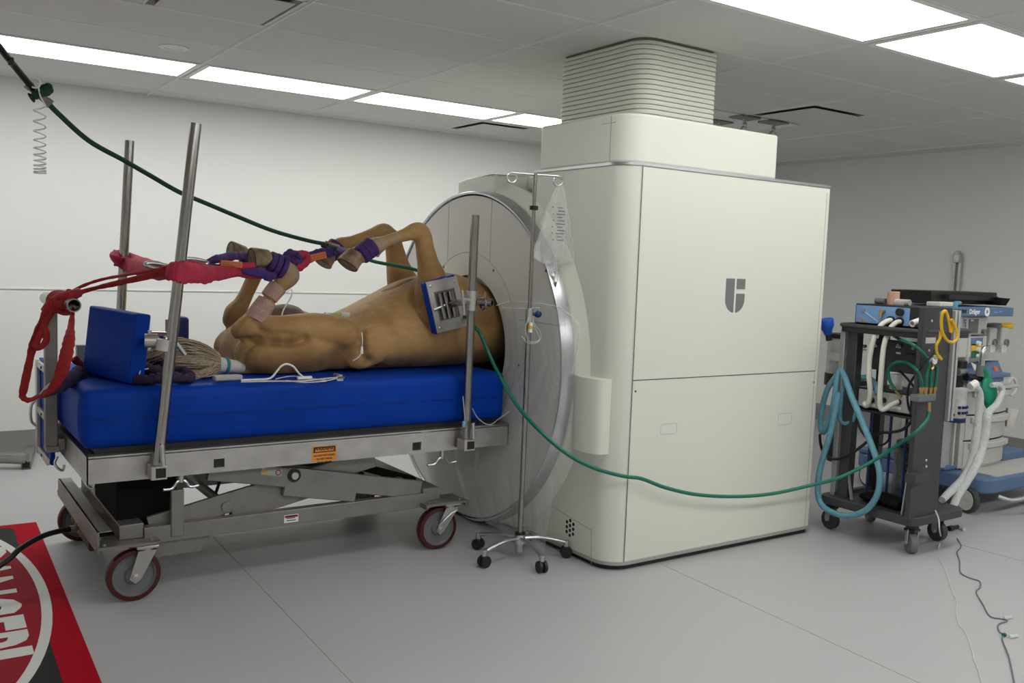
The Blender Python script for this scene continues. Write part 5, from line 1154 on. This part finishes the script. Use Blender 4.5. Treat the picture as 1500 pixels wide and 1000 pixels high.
# side arm: absorber jar beyond the left upright
ab = thing('absorber_canister', (4.80, 3.52, .9), 'clear canister of purplish granules with a black lid beside the scanner edge', 'canister')
obj('jar', MB().cyl((4.80, 3.47, .93), (4.80, 3.47, 1.06), .085, n=28), 'jar', ab, bevel=.006); obj('glass', MB().pipe((4.80, 3.47, .915), (4.80, 3.47, 1.13), .092, .088, n=28), 'cleartube', ab)
obj('lid', MB().cyl((4.80, 3.47, 1.13), (4.80, 3.47, 1.155), .10, n=28).cyl((4.80, 3.40, 1.155), (4.80, 3.40, 1.20), .018).cyl((4.80, 3.37, 1.185), (4.80, 3.43, 1.185), .022), 'black', ab, bevel=.003)
obj('lower_ring', MB().cyl((4.80, 3.47, .84), (4.80, 3.47, .915), .098, n=28), 'black', ab, bevel=.003)
obj('paper_label', MB().box((4.705, 3.46, 1.02), (.002, .08, .05)), 'gauze', ab); obj('support_arm', MB().bb((4.66, 3.34, .85), (4.90, 3.40, .88)), 'cartdark', ab)
M['bbl'] = mat('bright_blue_rubber', (.01, .08, .45), .4)
c = AT(1211, 478, y=3.44); fn = thing('blue_mask', (c.x, c.y, c.z-.05), 'blue rubber cup standing on the canister lid beside the scanner edge', 'rubber cup')
d_ = V((-.25, .1, 1)).normalized(); obj('cup', MB().sweep([c-d_*.05, c-d_*.02, c, c+d_*.035, c+d_*.045], [.022, .030, .042, .046, .042], n=24), 'bbl', fn)
obj('stem', MB().cyl(c-d_*.085, c-d_*.045, .018), 'black', fn)
# grey cylinder on the far side low
gb = AT(1225, 655, y=3.36); obj('grey_canister', MB().cyl((gb.x+.02, 3.37, gb.z-.085), (gb.x+.02, 3.37, gb.z+.085), .055, n=24), 'cartgrey', rc, bevel=.005)
# blue fronted ventilator box on the tray
bx = thing('blue_control_box', (4.86, 3.13, tz1), 'black cased control box with a light blue front panel on top of the cart', 'control box')
obj('case', MB().bb((4.705, 2.925, tz1), (5.0, 3.335, 1.348)), 'cartdark', bx, bevel=.004)
fp_ = obj('front_panel', MB().bb((4.700, 2.985, tz1+.008), (4.706, 3.325, 1.340)), 'boxblue', bx)
def px(q, x): return AT(q[0], q[1], x=x)
p = px((1264, 454), 4.69); obj('knob', MB().cyl(p, p+V((.012, 0, 0)), .012, n=14), 'chrome', fp_)
p = px((1318, 457), 4.69); obj('knob', MB().cyl(p-V((.01, 0, 0)), p+V((.012, 0, 0)), .022, n=18), 'black', fp_)
p = px((1293, 456), 4.69); obj('brass_outlet', MB().cyl(p-V((.02, 0, 0)), p+V((.012, 0, 0)), .012, n=12).cyl(p-V((.015, 0, 0)), p-V((.018, 0, .04)), .008, n=10), 'brass', fp_)
obj('scratch_line', MB().beam(px((1266, 456), 4.699), px((1286, 471), 4.699), .003, .003), 'white', fp_)
p = px((1263, 469), 4.699); obj('nameplate', MB().box(p, (.002, .055, .022)), 'alu', fp_)
obj('nameplate_mark', MB().prism([(p.y-.012, p.z+.008), (p.y-.004, p.z-.008), (p.y+.004, p.z-.008), (p.y+.012, p.z+.008), (p.y+.006, p.z+.008), (p.y, p.z-.002), (p.y-.006, p.z+.008)], 'x', p.x-.002, p.x-.001), 'seaml', fp_)
for q in ((1305, 469), (1318, 471)):
    p = px(q, 4.695); obj('hose_port', MB().cyl(p-V((.012, 0, 0)), p+V((.01, 0, 0)), .024, n=18), 'black', fp_)
# lower grey box
gx = thing('grey_control_box', (4.8, 3.08, .748), 'black cased box with a pale grey front panel on the lower shelf of the cart', 'control box')
obj('case', MB().bb((4.645, 2.885, .752), (4.95, 3.245, .868)), 'cartdark', gx, bevel=.004)
gf_ = obj('front_panel', MB().bb((4.640, 2.905, .762), (4.646, 3.228, .860)), 'boxgrey', gx)
for q in ((1277, 586), (1294, 586), (1316, 589)): p = px(q, 4.635); obj('hose_port', MB().cyl(p-V((.008, 0, 0)), p+V((.01, 0, 0)), .016, n=16), 'black', gf_)
for q in ((1276, 593), (1313, 597)): p = px(q, 4.638); obj('port_label', MB().box(p, (.002, .055, .016)), 'white', gf_)
# silver shackle like rack and grey things at mid height behind
obj('mid_beaker', MB().cyl((4.74, 3.06, .875), (4.74, 3.06, .96), .035, n=20), 'cleartube', rc)
# white hoses
wh = thing('white_hose', px((1290, 520), 4.6), 'left one of the two thick white hoses in front of the cart', 'hose', None)
obj('hose', MB().sweep(smooth_pts([px((1306, 469), 4.69), px((1300, 470), 4.66), px((1290, 477), 4.62), px((1280, 496), 4.57), px((1274, 525), 4.56), px((1273, 550), 4.56), px((1275, 575), 4.575), px((1272, 590), 4.59)], 6), .0145, n=14), 'hosewhite', wh)
obj('hose_cuff', MB().ball(px((1269, 592), 4.60), (.03, .022, .022), n=14), 'hosewhite', wh)
wh = thing('white_hose', px((1290, 550), 4.6), 'right one of the two thick white hoses in front of the cart, bending back up', 'hose', None)
obj('hose', MB().sweep(smooth_pts([px((1319, 471), 4.69), px((1312, 473), 4.66), px((1303, 483), 4.62), px((1295, 506), 4.57), px((1291, 545), 4.55), px((1289, 582), 4.56), px((1290, 597), 4.57), px((1296, 599), 4.58), px((1305, 593), 4.60), px((1316, 588), 4.635)], 6), .0145, n=14), 'hosewhite', wh)
# light blue breathing hose
bl = thing('breathing_hose', px((1235, 560), 4.53), 'light blue breathing hose looped over the cart side and hanging almost to the floor', 'hose')
XH = 4.52
obj('long_loop', MB().sweep(smooth_pts([px((1228, 575), XH), px((1223, 605), XH), px((1215, 640), XH), px((1205, 672), XH), px((1199, 700), XH), px((1199, 728), XH), px((1210, 745), XH), px((1237, 755), XH-.01), px((1265, 749), XH-.01), px((1283, 729), XH), px((1289, 702), XH), px((1285, 676), XH), px((1274, 645), XH), px((1262, 615), XH+.01), px((1248, 582), XH+.03), px((1238, 553), XH+.06), px((1232, 541), XH+.10)], 6), .0175, n=14), 'hoseblue', bl)
obj('short_loop', MB().sweep(smooth_pts([px((1231, 541), XH+.10), px((1226, 556), XH+.07), px((1222, 585), XH+.05), px((1216, 610), XH+.05), px((1207, 632), XH+.05), px((1202, 625), XH+.06), px((1204, 600), XH+.08), px((1212, 570), XH+.10), px((1226, 549), XH+.13)], 6), .0165, n=14), 'hoseblue', bl)
obj('second_strand', MB().sweep(smooth_pts([px((1234, 542), XH+.12), px((1236, 560), XH+.10), px((1232, 590), XH+.09), px((1231, 612), XH+.09), px((1239, 620), XH+.09), px((1250, 612), XH+.10), px((1253, 590), XH+.12), px((1254, 562), XH+.14), px((1262, 553), XH+.16), px((1274, 554), XH+.17), px((1283, 564), XH+.14), px((1286, 578), XH+.12)], 6), .0155, n=14), 'hoseblue', bl)
# green gas hoses, manifold, gauge
mf = thing('gas_manifold', AT(1359, 583, y=2.75), 'grey block with four green hoses plugged in on the cart side column', 'manifold')
obj('block', fb(1346, 577, 1372, 589, 2.735, .055), 'hub', mf, bevel=.004)
gy = 2.755
paths = [[(1306, 489), (1318, 497), (1336, 504), (1352, 517), (1360, 530), (1357, 552), (1356, 570)], [(1311, 571), (1303, 556), (1302, 541), (1311, 531), (1328, 531), (1342, 541), (1349, 556), (1350, 570)], [(1364, 543), (1363, 555), (1363, 570)], [(1372, 536), (1371, 555), (1369, 570)]]
for k, pts in enumerate(paths):
    q = [AT(a, b, x=4.60) if a < 1335 else AT(a, b, y=gy) for a, b in pts]; gho = obj('gas_hose', MB().sweep(smooth_pts(q, 6), .0085, n=12), 'green', mf)
    e = q[-1]; obj('brass_end', MB().cyl(e+V((0, 0, -.03)), e+V((0, 0, .012)), .009, n=8).cyl(e+V((0, 0, -.005)), e+V((0, 0, .01)), .012, n=6), 'brass', gho)
q = AT(1311, 571, x=4.60); q2 = AT(1320, 581, x=4.63); obj('brass_end', MB().cyl(q, q2, .008, n=8), 'brass', mf); q = AT(1363, 541, y=gy); obj('brass_end', MB().cyl(q, q+V((.02, 0, .012)), .01, n=8), 'brass', mf)
obj('outlet', MB().cyl(AT(1361, 589, y=2.75), AT(1361, 604, y=2.745), .009, n=10), 'brass', mf)
g_ = AT(1370, 527, y=2.745); ga = thing('pressure_gauge', g_, 'small round white pressure gauge on the cart side column', 'gauge')
obj('gauge_body', MB().cyl(g_+V((0, .02, 0)), g_, .026, n=28), 'chrome', ga, bevel=.002); dl_ = obj('dial', MB().cyl(g_+V((0, -.001, 0)), g_, .022, n=28), 'white', ga)
nd = MB()
for a_ in (-1.9, -1.0, 0, 1.0, 1.9): nd.box(g_+V((.016*math.sin(a_), -.0015, .016*math.cos(a_))), (.003, .001, .005))
nd.beam(g_+V((0, -.0018, 0)), g_+V((-.010, -.0018, .010)), .0015, .003, up=(0, 1, 0)); obj('needle', nd, 'black', dl_); obj('stem', MB().cyl(g_+V((0, .012, -.025)), g_+V((.0, .012, -.05)), .006, n=8), 'brass', ga)
# yellow hose coil
yh = thing('yellow_hose', AT(1385, 490, y=2.72), 'bright yellow hose coiled and hung at the top of the cart side column', 'hose')
obj('coil', MB().sweep(smooth_pts([AT(a, b, y=2.73-.006*i) for i, (a, b) in enumerate([(1375, 523), (1372, 515), (1372, 505), (1377, 494), (1378, 478), (1379, 462), (1384, 455), (1388, 462), (1391, 475), (1393, 487), (1396, 474), (1394, 468), (1400, 480), (1402, 494), (1396, 501), (1387, 498), (1380, 485), (1379, 470), (1381, 458), (1386, 456)])], 5), .0075, n=10), 'yellow', yh)
obj('green_tie', MB().sweep(smooth_pts([AT(a, b, y=2.70) for a, b in [(1386, 455), (1378, 458), (1377, 470), (1378, 484), (1381, 476), (1376, 480)]], 4), .006, n=8), 'green', yh)
obj('brass_end', MB().cyl(AT(1375, 521, y=2.73), AT(1379, 526, y=2.73), .008, n=8), 'yellow', yh)
# black cables
bk = thing('black_cable', AT(1340, 560, y=2.76), 'black cables looping from the side column across the lower cart', 'cable')
obj('cable', MB().sweep(smooth_pts([AT(1372, 508, y=2.76), AT(1365, 520, y=2.75), AT(1350, 538, y=2.76), AT(1338, 553, x=4.58), AT(1331, 566, x=4.58), AT(1329, 582, x=4.58), AT(1332, 600, x=4.58), AT(1338, 605, x=4.58), AT(1342, 592, x=4.58), AT(1341, 572, x=4.60), AT(1332, 558, x=4.62), AT(1318, 543, x=4.66)], 6), .0065, n=10), 'blackhose', bk)
obj('cable', MB().sweep(smooth_pts([AT(1340, 604, x=4.60), AT(1334, 618, x=4.60), AT(1322, 629, x=4.60), AT(1305, 633, x=4.60), AT(1290, 634, x=4.59), AT(1276, 642, x=4.58), AT(1260, 655, x=4.57), AT(1240, 668, x=4.57), AT(1222, 672, x=4.58), AT(1208, 665, x=4.60), AT(1202, 650, x=4.62), AT(1201, 636, x=4.64)], 6), .0085, n=10), 'blackhose', bk)
obj('cable', MB().sweep(smooth_pts([AT(1256, 606, x=4.64), AT(1257, 620, x=4.62), AT(1264, 635, x=4.62), AT(1276, 648, x=4.62), AT(1290, 652, x=4.62), AT(1301, 645, x=4.62), AT(1303, 634, x=4.62)], 6), .006, n=10), 'blackhose', bk)
# things on the cart: tan roll, connectors, spout, folded bag
c = AT(1305, 444, x=4.80); tag(obj('bandage_roll', MB().cyl((4.82, c.y, 1.348), (4.82, c.y, 1.348+.078), .034, n=28), 'tan', bevel=.003), 'tan cylindrical bandage roll standing on the blue fronted box', 'bandage roll')
for (q, l, m_) in ((((1283, 441), (1297, 443)), 'dark grey tube connector lying left of the tan roll', 'hub'), (((1312, 443), (1327, 444)), 'grey tube connector lying right of the tan roll', 'cleartube'), (((1326, 443), (1333, 445)), 'short pale cap at the right end of the box top', 'seaml')):
    a, b = AT(*q[0], x=4.80), AT(*q[1], x=4.80); z = 1.348+.019; tag(obj('tube_connector', MB().cyl((4.80, a.y, z), (4.80, b.y, z), .018, n=16), m_, bevel=.003), l, 'connector')
a, b = AT(1337, 476, x=4.62), AT(1350, 466, x=4.62); tag(obj('white_spout', MB().pipe(AT(1336, 474, x=4.60), AT(1350, 469, x=4.68), .019, .014, n=20), 'white'), 'short white plastic pipe lying on the right end of the cart tray', 'pipe')
fbg = MB().sweep(smooth_pts([(4.70, 3.18, .235), (4.68, 3.08, .25), (4.66, 2.98, .25), (4.64, 2.90, .245)], 5), lerp_list([.05, .085, .06, .045], 16), lerp_list([.018, .032, .034, .03], 16), n=16)
tag(obj('folded_bag', fbg, 'blackm'), 'folded black rubber bag lying on the base of the cart', 'bag')
# ================================================================== ANESTHESIA MACHINE
YM = 3.32
am = thing('anesthesia_machine', (6.2, 3.6, 0), 'pale grey anesthesia machine with drawers on a blue wheeled base by the right wall', 'anesthesia machine')
bp = MB().prism(rrect(5.80, 3.06, 6.85, 4.05, .10, n=6), 'z', .135, .235); obj('base', bp, 'medblue', am, bevel=.015, seg=3)
obj('base_tread', MB().prism(rrect(5.95, 3.085, 6.80, 3.34, .03, n=4), 'z', .235, .243), 'medgrey', am)
obj('base_rim', MB().prism(rrect(5.80, 3.34, 5.97, 4.02, .03), 'z', .235, .275), 'medblue', am, bevel=.012); obj('base_rim', MB().prism(rrect(6.50, 3.34, 6.84, 3.9, .05), 'z', .235, .30), 'medblue', am, bevel=.012)
for (x, y) in ((5.79, 3.17), (6.62, 3.14), (5.82, 3.92), (6.75, 3.9)):
    R_ = .085; ax = V((1, -.25, 0)).normalized(); c = V((x, y, R_)); w_ = obj('castor', MB().cyl(c-ax*.022, c+ax*.022, R_, n=32), 'cartgrey', am, bevel=.008); obj('wheel_cover', MB().cyl(c-ax*.026, c-ax*.021, .066, n=28), 'gauze', w_, bevel=.002); obj('castor_stem', MB().cyl((x+.02, y+.02, .10), (x+.02, y+.02, .15), .03), 'cartdark', w_)
obj('foot_brake', MB().sweep(smooth_pts([(5.93, 3.05, .12), (5.99, 3.00, .10), (6.08, 2.97, .105), (6.25, 2.97, .12), (6.8, 2.97, .12)], 6), .014, n=12), 'alu', am)
# drawer unit
a = AT(1405, 684, y=YM); bq = AT(1470, 560, y=YM)
dx0, dx1 = 5.925, 6.475
def bowed(x0, x1, y, z0, z1, bow=.04, d=.5, n=10):
    pts = [(x0+(x1-x0)*i/n, y-bow*(1-((2*i/n)-1)**2)) for i in range(n+1)]; return MB().prism(pts+[(x1, y+d), (x0, y+d)], 'z', z0, z1)
obj('cabinet', bowed(dx0, dx1, YM+.012, .243, .79), 'medgrey', am, bevel=.004)
for k, (z0, z1) in enumerate(((.262, .425), (.437, .60), (.612, .775))):
    d_ = obj('drawer', bowed(dx0+.035, dx1-.01, YM-.002, z0, z1, d=.02), 'medgrey', am, bevel=.004); obj('drawer_gap', bowed(dx0+.03, dx1-.008, YM+.004, z1+.001, z1+.010, d=.01), 'black', d_)
    obj('drawer_handle', bowed(dx0+.07, dx1-.0, YM-.03, z1-.045, z1-.006, d=.026), 'medgrey', d_, bevel=.004)
obj('rounded_column', MB().prism(rrect(5.72, YM+.03, 5.915, YM+.35, .07, n=6), 'z', .26, 1.30), 'alu', am)
obj('column_strip', MB().bb((5.865, YM+.018, .27), (5.885, YM+.035, .78)), 'medgrey', am)
obj('upper_frame', MB().bb((5.92, YM+.16, .79), (6.43, YM+.5, 1.29)), 'medgrey', am, bevel=.006)
obj('work_surface', MB().bb((5.76, YM-.06, .775), (6.52, YM+.4, .80)), 'medgrey', am, bevel=.008)
# top shelf with lettering
ts = obj('top_shelf', MB().prism([(5.50, YM-.02), (6.425, YM-.02), (6.425, YM+.5), (5.98, YM+.5), (5.60, YM+.12)], 'z', 1.272, 1.332), 'medblue', am, bevel=.006)
p = AT(1428, 457, y=YM-.022); obj('brand_lettering', text_mb('Dräger', .045, (p.x, YM-.0215, 1.302), (1, 0, 0), (0, 0, 1), .0006, .0012), 'white', ts)
p = AT(1446, 457, y=YM-.022); obj('round_mark', MB().pipe((p.x, YM-.024, 1.302), (p.x, YM-.0205, 1.302), .030, .013, n=24), 'white', ts)
p = AT(1460, 457, y=YM-.022); obj('model_lettering', text_mb('Fabius MRI', .024, (p.x+.02, YM-.0215, 1.30), (1, 0, 0), (0, 0, 1), .0006, .0004), 'boxblue', ts)
p = AT(1405, 455, y=YM-.022); obj('dark_slot', MB().box((p.x, YM-.021, 1.305), (.17, .004, .022)), 'black', ts)
# display bay
def onm(px0, py0, px1, py1, y, d): return fb(px0, py0, px1, py1, y, d)
db = obj('display_bay', onm(1396, 463, 1447, 491, YM+.02, .15), 'medgrey', am, bevel=.006)
dsp = obj('display_bezel', onm(1411, 465, 1445, 490, YM+.012, .012), 'boxgrey', db, bevel=.004); obj('display_screen', onm(1419, 467, 1434, 488, YM+.008, .006), 'screen', dsp); 
for q in ((1414, 469), (1414, 473), (1414, 477), (1414, 481), (1414, 485)): p = AT(*q, y=YM+.01); obj('soft_key', MB().cyl(p, p-V((0, .004, 0)), .008, n=10), 'hub', dsp)
p = AT(1439, 485, y=YM+.01); obj('turn_knob', MB().cyl(p, p-V((0, .02, 0)), .016, n=16), 'hub', dsp); p = AT(1424, 469, y=YM+.007); obj('screen_highlight', MB().box(p, (.04, .002, .012)), 'boxblue', dsp)
fpn = obj('flow_panel', onm(1396, 492, 1446, 524, YM+.02, .15), 'medgrey', am, bevel=.004)
for (q, m_) in (((1431, 500), 'medblue'), ((1431, 509), 'yellow'), ((1431, 519), 'green')): p = AT(*q, y=YM+.018); cl = obj('colour_label', MB().box(p, (.14, .003, .05)), m_, fpn); obj('flow_knob', MB().cyl(p+V((-.0, -.002, -.01)), p+V((0, -.025, -.012)), .016, n=16), 'white', cl)
p = AT(1418, 510, y=YM+.015); obj('flow_tube', MB().cyl(p+V((0, 0, -.10)), p+V((0, 0, .10)), .010, n=10), 'cleartube', fpn)
obj('black_strip', onm(1391, 497, 1396, 522, YM+.015, .02), 'black', fpn)
# dark monitor tray on top
mtb = thing('monitor_tray', (6.0, YM+.2, 1.332), 'folded black monitor lying on top of the anesthesia machine', 'monitor')
obj('monitor_back', MB().bb((5.62, YM+.10, 1.345), (6.42, YM+.40, 1.43)), 'black', mtb, bevel=.006)
A = AT(1380, 431, y=YM+.10); B = AT(1452, 434, y=YM+.10); C_ = AT(1476, 437, y=YM+.02); D_ = AT(1469, 452, y=YM+.02)
obj('lid', MB().add([(A.x, YM+.05, A.z), (B.x, YM+.05, B.z), (B.x, YM+.05, B.z-.03), (A.x, YM+.05, A.z-.03), (A.x, YM+.42, A.z), (B.x, YM+.42, B.z), (B.x, YM+.42, B.z-.03), (A.x, YM+.42, A.z-.03)], [(0, 1, 2, 3), (7, 6, 5, 4), (0, 4, 5, 1), (1, 5, 6, 2), (2, 6, 7, 3), (3, 7, 4, 0)]), 'black', mtb)
obj('side_flap', MB().add([(6.28, YM+.0, 1.345), (D_.x, YM+.0, 1.345), (C_.x, YM+.0, C_.z), (6.28, YM+.0, C_.z+.005), (6.28, YM+.38, 1.345), (D_.x, YM+.38, 1.345), (C_.x, YM+.38, C_.z), (6.28, YM+.38, C_.z+.005)], [(0, 1, 2, 3), (7, 6, 5, 4), (0, 4, 5, 1), (1, 5, 6, 2), (2, 6, 7, 3), (3, 7, 4, 0)]), 'blackm', mtb)
tag(obj('clear_fitting', MB().cyl(AT(1398, 452, y=YM), AT(1399, 442, y=YM), .02, n=14).cyl(AT(1399, 444, y=YM), AT(1406, 444, y=YM), .014, n=12), 'hoseblue'), 'pale blue plastic fitting standing on the machine top in front of the black monitor', 'fitting')
tag(obj('white_tray', MB().bb((5.56, YM+.0, 1.333), (5.76, YM+.10, 1.362)), 'gauze', bevel=.006), 'flat whitish box lying at the left end of the machine top shelf', 'box')
# vaporisers
vh_ = thing('vaporizer_bank', AT(1470, 520, y=YM+.1), 'pair of grey vaporizers with a yellow top at the right side of the anesthesia machine', 'vaporizers')
for i, (x0, m_) in enumerate(((1449, 'medgrey'), (1466, 'medgrey'))):
    v_ = obj('vaporizer', onm(x0, 480, x0+13, 512, YM+.06, .14), 'medgrey', vh_, bevel=.012, seg=3)
    obj('dial', MB().cyl(AT(x0+6, 480, y=YM+.12), AT(x0+6, 474, y=YM+.12), .055, n=24), 'hub' if i == 0 else 'yellow', v_, bevel=.006)
    p = AT(x0+9, 502, y=YM+.05); obj('lever', MB().torus(p, .022, .006, 'y', n=16), 'hub', v_); obj('sight_glass', onm(x0+1, 505, x0+9, 516, YM+.045, .05), 'cleartube', v_)
# side panel + blue control wing
obj('blue_wing', MB().add([AT(1440, 528, y=YM+.1), AT(1462, 528, y=YM+.1), AT(1470, 548, y=YM-.05), AT(1418, 560, y=YM-.05), AT(1414, 532, y=YM+.1)]+[AT(a_, b_+10, y=c_) for a_, b_, c_ in ((1440, 528, YM+.1), (1462, 528, YM+.1), (1470, 548, YM-.05), (1418, 560, YM-.05), (1414, 532, YM+.1))], [(0, 1, 2, 3, 4), (9, 8, 7, 6, 5), (0, 5, 6, 1), (1, 6, 7, 2), (2, 7, 8, 3), (3, 8, 9, 4), (4, 9, 5, 0)]), 'medblue', am)
wg = obj('wing_ledge', onm(1450, 546, 1481, 554, YM-.08, .12), 'medblue', am, bevel=.004); p = AT(1459, 540, y=YM-.0); lab(obj('orange_sticker', MB().box(p, (.05, .004, .035), rot=Euler((-.5, 0, 0)).to_matrix()), 'orange', am), 'orange hazard sticker')
obj('paper_note', MB().box(AT(1428, 538, y=YM-.02), (.05, .006, .06), rot=Euler((-.6, .3, 0)).to_matrix()), 'gauze', am)
obj('shelf_block', onm(1452, 556, 1478, 585, YM+.02, .2), 'medgrey', am, bevel=.01); obj('blue_pad', onm(1463, 563, 1474, 572, YM+.005, .02), 'medblue', am)
obj('side_cable_ring', MB().torus(AT(1482, 566, y=YM+.05), .06, .010, 'y', n=28), 'gauze', am)
obj('holder_cup', MB().sweep([AT(1482, 598, y=YM), AT(1478, 625, y=YM)], [.05, .03], n=4), 'gauze', am)
# breathing block and bag
bb_ = thing('breathing_system', AT(1400, 570, y=3.2), 'black breathing valve block with a chrome bent pipe in front of the anesthesia machine', 'valve block')
obj('block', fb(1390, 538, 1414, 570, 3.20, .10), 'black', bb_, bevel=.008); obj('valve_dome', MB().cyl(AT(1408, 538, y=3.24), AT(1409, 528, y=3.24), .035, n=20), 'black', bb_, bevel=.004)
obj('chrome_valve', MB().cyl(AT(1403, 545, y=3.18), AT(1414, 545, y=3.18), .022, n=16), 'chrome', bb_); obj('arm', MB().cyl(AT(1415, 552, y=3.16), AT(1445, 555, y=3.12), .024, n=16).cyl(AT(1445, 555, y=3.12), AT(1453, 560, y=3.10), .016, n=12), 'black', bb_)
obj('bent_pipe', MB().sweep(smooth_pts([AT(1436, 549, y=3.12), AT(1438, 530, y=3.12), AT(1440, 514, y=3.12), AT(1444, 511, y=3.12), AT(1444, 525, y=3.12)], 6), .018, n=14), 'chrome', bb_)
obj('base_sleeve', MB().cyl(AT(1435, 551, y=3.12), AT(1437, 535, y=3.12), .027, n=16), 'hub', bb_)
gb_ = thing('breathing_bag', AT(1450, 580, y=3.08), 'green rubber breathing bag hanging from the valve block', 'breathing bag')
M['rub'] = mat('green_rubber', (.0, .22, .12), .5, bump=.4, bscale=14)
q = smooth_pts([AT(1441, 540, y=3.10), AT(1445, 552, y=3.10), AT(1448, 570, y=3.08), AT(1452, 590, y=3.06), AT(1454, 604, y=3.06)], 5); obj('bag', MB().sweep(q, lerp_list([.018, .035, .075, .058, .025], len(q)), lerp_list([.015, .02, .035, .03, .012], len(q)), up=(0, 1, 0), n=20), 'rub', gb_)
# absorber can with labelled canister
cn = thing('lime_canister', AT(1398, 600, y=3.15), 'white labelled canister with a dark blue base in front of the machine column', 'canister')
c = AT(1400, 598, y=3.22); obj('canister', MB().cyl((c.x, 3.22, c.z-.06), (c.x, 3.22, c.z+.14), .062, n=28), 'gauze', cn, bevel=.008); obj('base_ring', MB().cyl((c.x, 3.22, c.z-.085), (c.x, 3.22, c.z-.06), .064, n=28), 'blued', cn)
lm = MB()
for i in range(2):
    for j in range(4): a_ = math.radians(-130+22*j); lm.box((c.x+.0635*math.cos(a_), 3.22+.0635*math.sin(a_), c.z-.02+.035*i), (.014, .014, .016))
obj('label_marks', lm, 'blued', cn)
# frosted breathing hoses
ch = thing('clear_breathing_hose', AT(1420, 640, y=3.0), 'pair of frosted clear breathing hoses hanging from the machine down to the cart base', 'hose')
for pts in ([(1424, 562, 3.06), (1432, 568, 3.04), (1436, 580, 3.03), (1434, 605, 3.02), (1430, 640, 3.0), (1424, 675, 2.98), (1412, 700, 2.95), (1392, 720, 2.92), (1380, 732, 2.90)], [(1452, 564, 3.04), (1464, 564, 3.02), (1468, 574, 3.01), (1460, 592, 3.0), (1447, 606, 2.98), (1444, 630, 2.97), (1439, 655, 2.96), (1430, 680, 2.94), (1416, 705, 2.92), (1402, 728, 2.90), (1392, 754, 2.88)]):
    obj('hose', MB().sweep(smooth_pts([AT(a_, b_, y=c_) for a_, b_, c_ in pts], 7), lerp_list([.016, .02, .026, .026, .02], 7*(len(pts)-1)+1), n=16), 'frost', ch)
obj('y_piece', MB().cyl(AT(1421, 566, y=3.06), AT(1430, 561, y=3.05), .024, n=16), 'white', ch)
# thin lines on the floor
for pts, l in (([(1370, 752), (1376, 762), (1375, 780), (1371, 792)], None), ):
    q = [AT(1370, 747, y=2.74), AT(1375, 760, y=2.72), AT(1376, 775, y=2.70), AT(1378, 788, z=.008), AT(1374, 803, z=.006)]; tag(obj('white_tube', MB().sweep(smooth_pts(q, 5), .004, n=8), 'gauze'), 'short white tube hanging from the cart base down to the floor', 'tubing')
q = [AT(a_, b_, z=.004) for a_, b_ in [(1374, 816), (1383, 830), (1389, 846), (1393, 858), (1396, 870), (1402, 880), (1401, 898), (1405, 915), (1414, 925), (1420, 940), (1424, 952), (1427, 966), (1433, 980), (1438, 998), (1441, 1010)]]
tag(obj('floor_tubing', MB().sweep(smooth_pts(q, 4), .0022, n=6), 'cleartube'), 'left one of two wavy thin lines running over the floor at lower right', 'tubing')
q = [AT(a_, b_, z=.004) for a_, b_ in [(1402, 788), (1408, 800), (1402, 808), (1406, 822), (1407, 838), (1420, 846), (1435, 851), (1436, 860), (1430, 867), (1440, 885), (1450, 902), (1466, 906), (1476, 909), (1463, 914), (1464, 925), (1472, 930), (1468, 936), (1478, 962), (1487, 1005)]]
ftb = thing('floor_tubing', q[5], 'right one of two thin floor lines, with small clear connectors, at lower right', 'tubing')
obj('tube', MB().sweep(smooth_pts(q, 4), .003, n=6), 'hub', ftb)
for a_, b_ in ((1474, 904), (1482, 931)): c = AT(a_, b_, z=.008); obj('connector', MB().cyl(c+V((-.02, 0, 0)), c+V((.025, -.01, 0)), .0075, n=10), 'frost', ftb)
c = AT(1470, 930, z=.008); lab(obj('connector_cap', MB().cyl(c, c+V((.01, 0, 0)), .009, n=10), 'green', ftb), 'green connector cap')
c0_, c1_ = AT(1390, 774, z=.015), AT(1403, 771, z=.015); cc_ = thing('cable_connector', c0_, 'black cable connector with a clear plug lying on the floor behind the cart castor', 'connector')
obj('body', MB().cyl(c0_, c1_, .012, n=10).cyl(c0_, c0_.lerp(c1_, .35), .017, n=10), 'black', cc_); obj('clear_plug', MB().cyl(AT(1406, 772, z=.012), AT(1413, 775, z=.012), .012, n=10), 'frost', cc_)
# ------------------------------------------------------------------ world, view
w = bpy.data.worlds.new('world'); SC.world = w; w.use_nodes = True
w.node_tree.nodes['Background'].inputs[0].default_value = (.5, .52, .55, 1); w.node_tree.nodes['Background'].inputs[1].default_value = .05
SC.view_settings.view_transform = 'Standard'; SC.view_settings.look = 'None'; SC.view_settings.gamma = 1; SC.view_settings.use_curve_mapping = False
SC.view_settings.exposure = EXPO
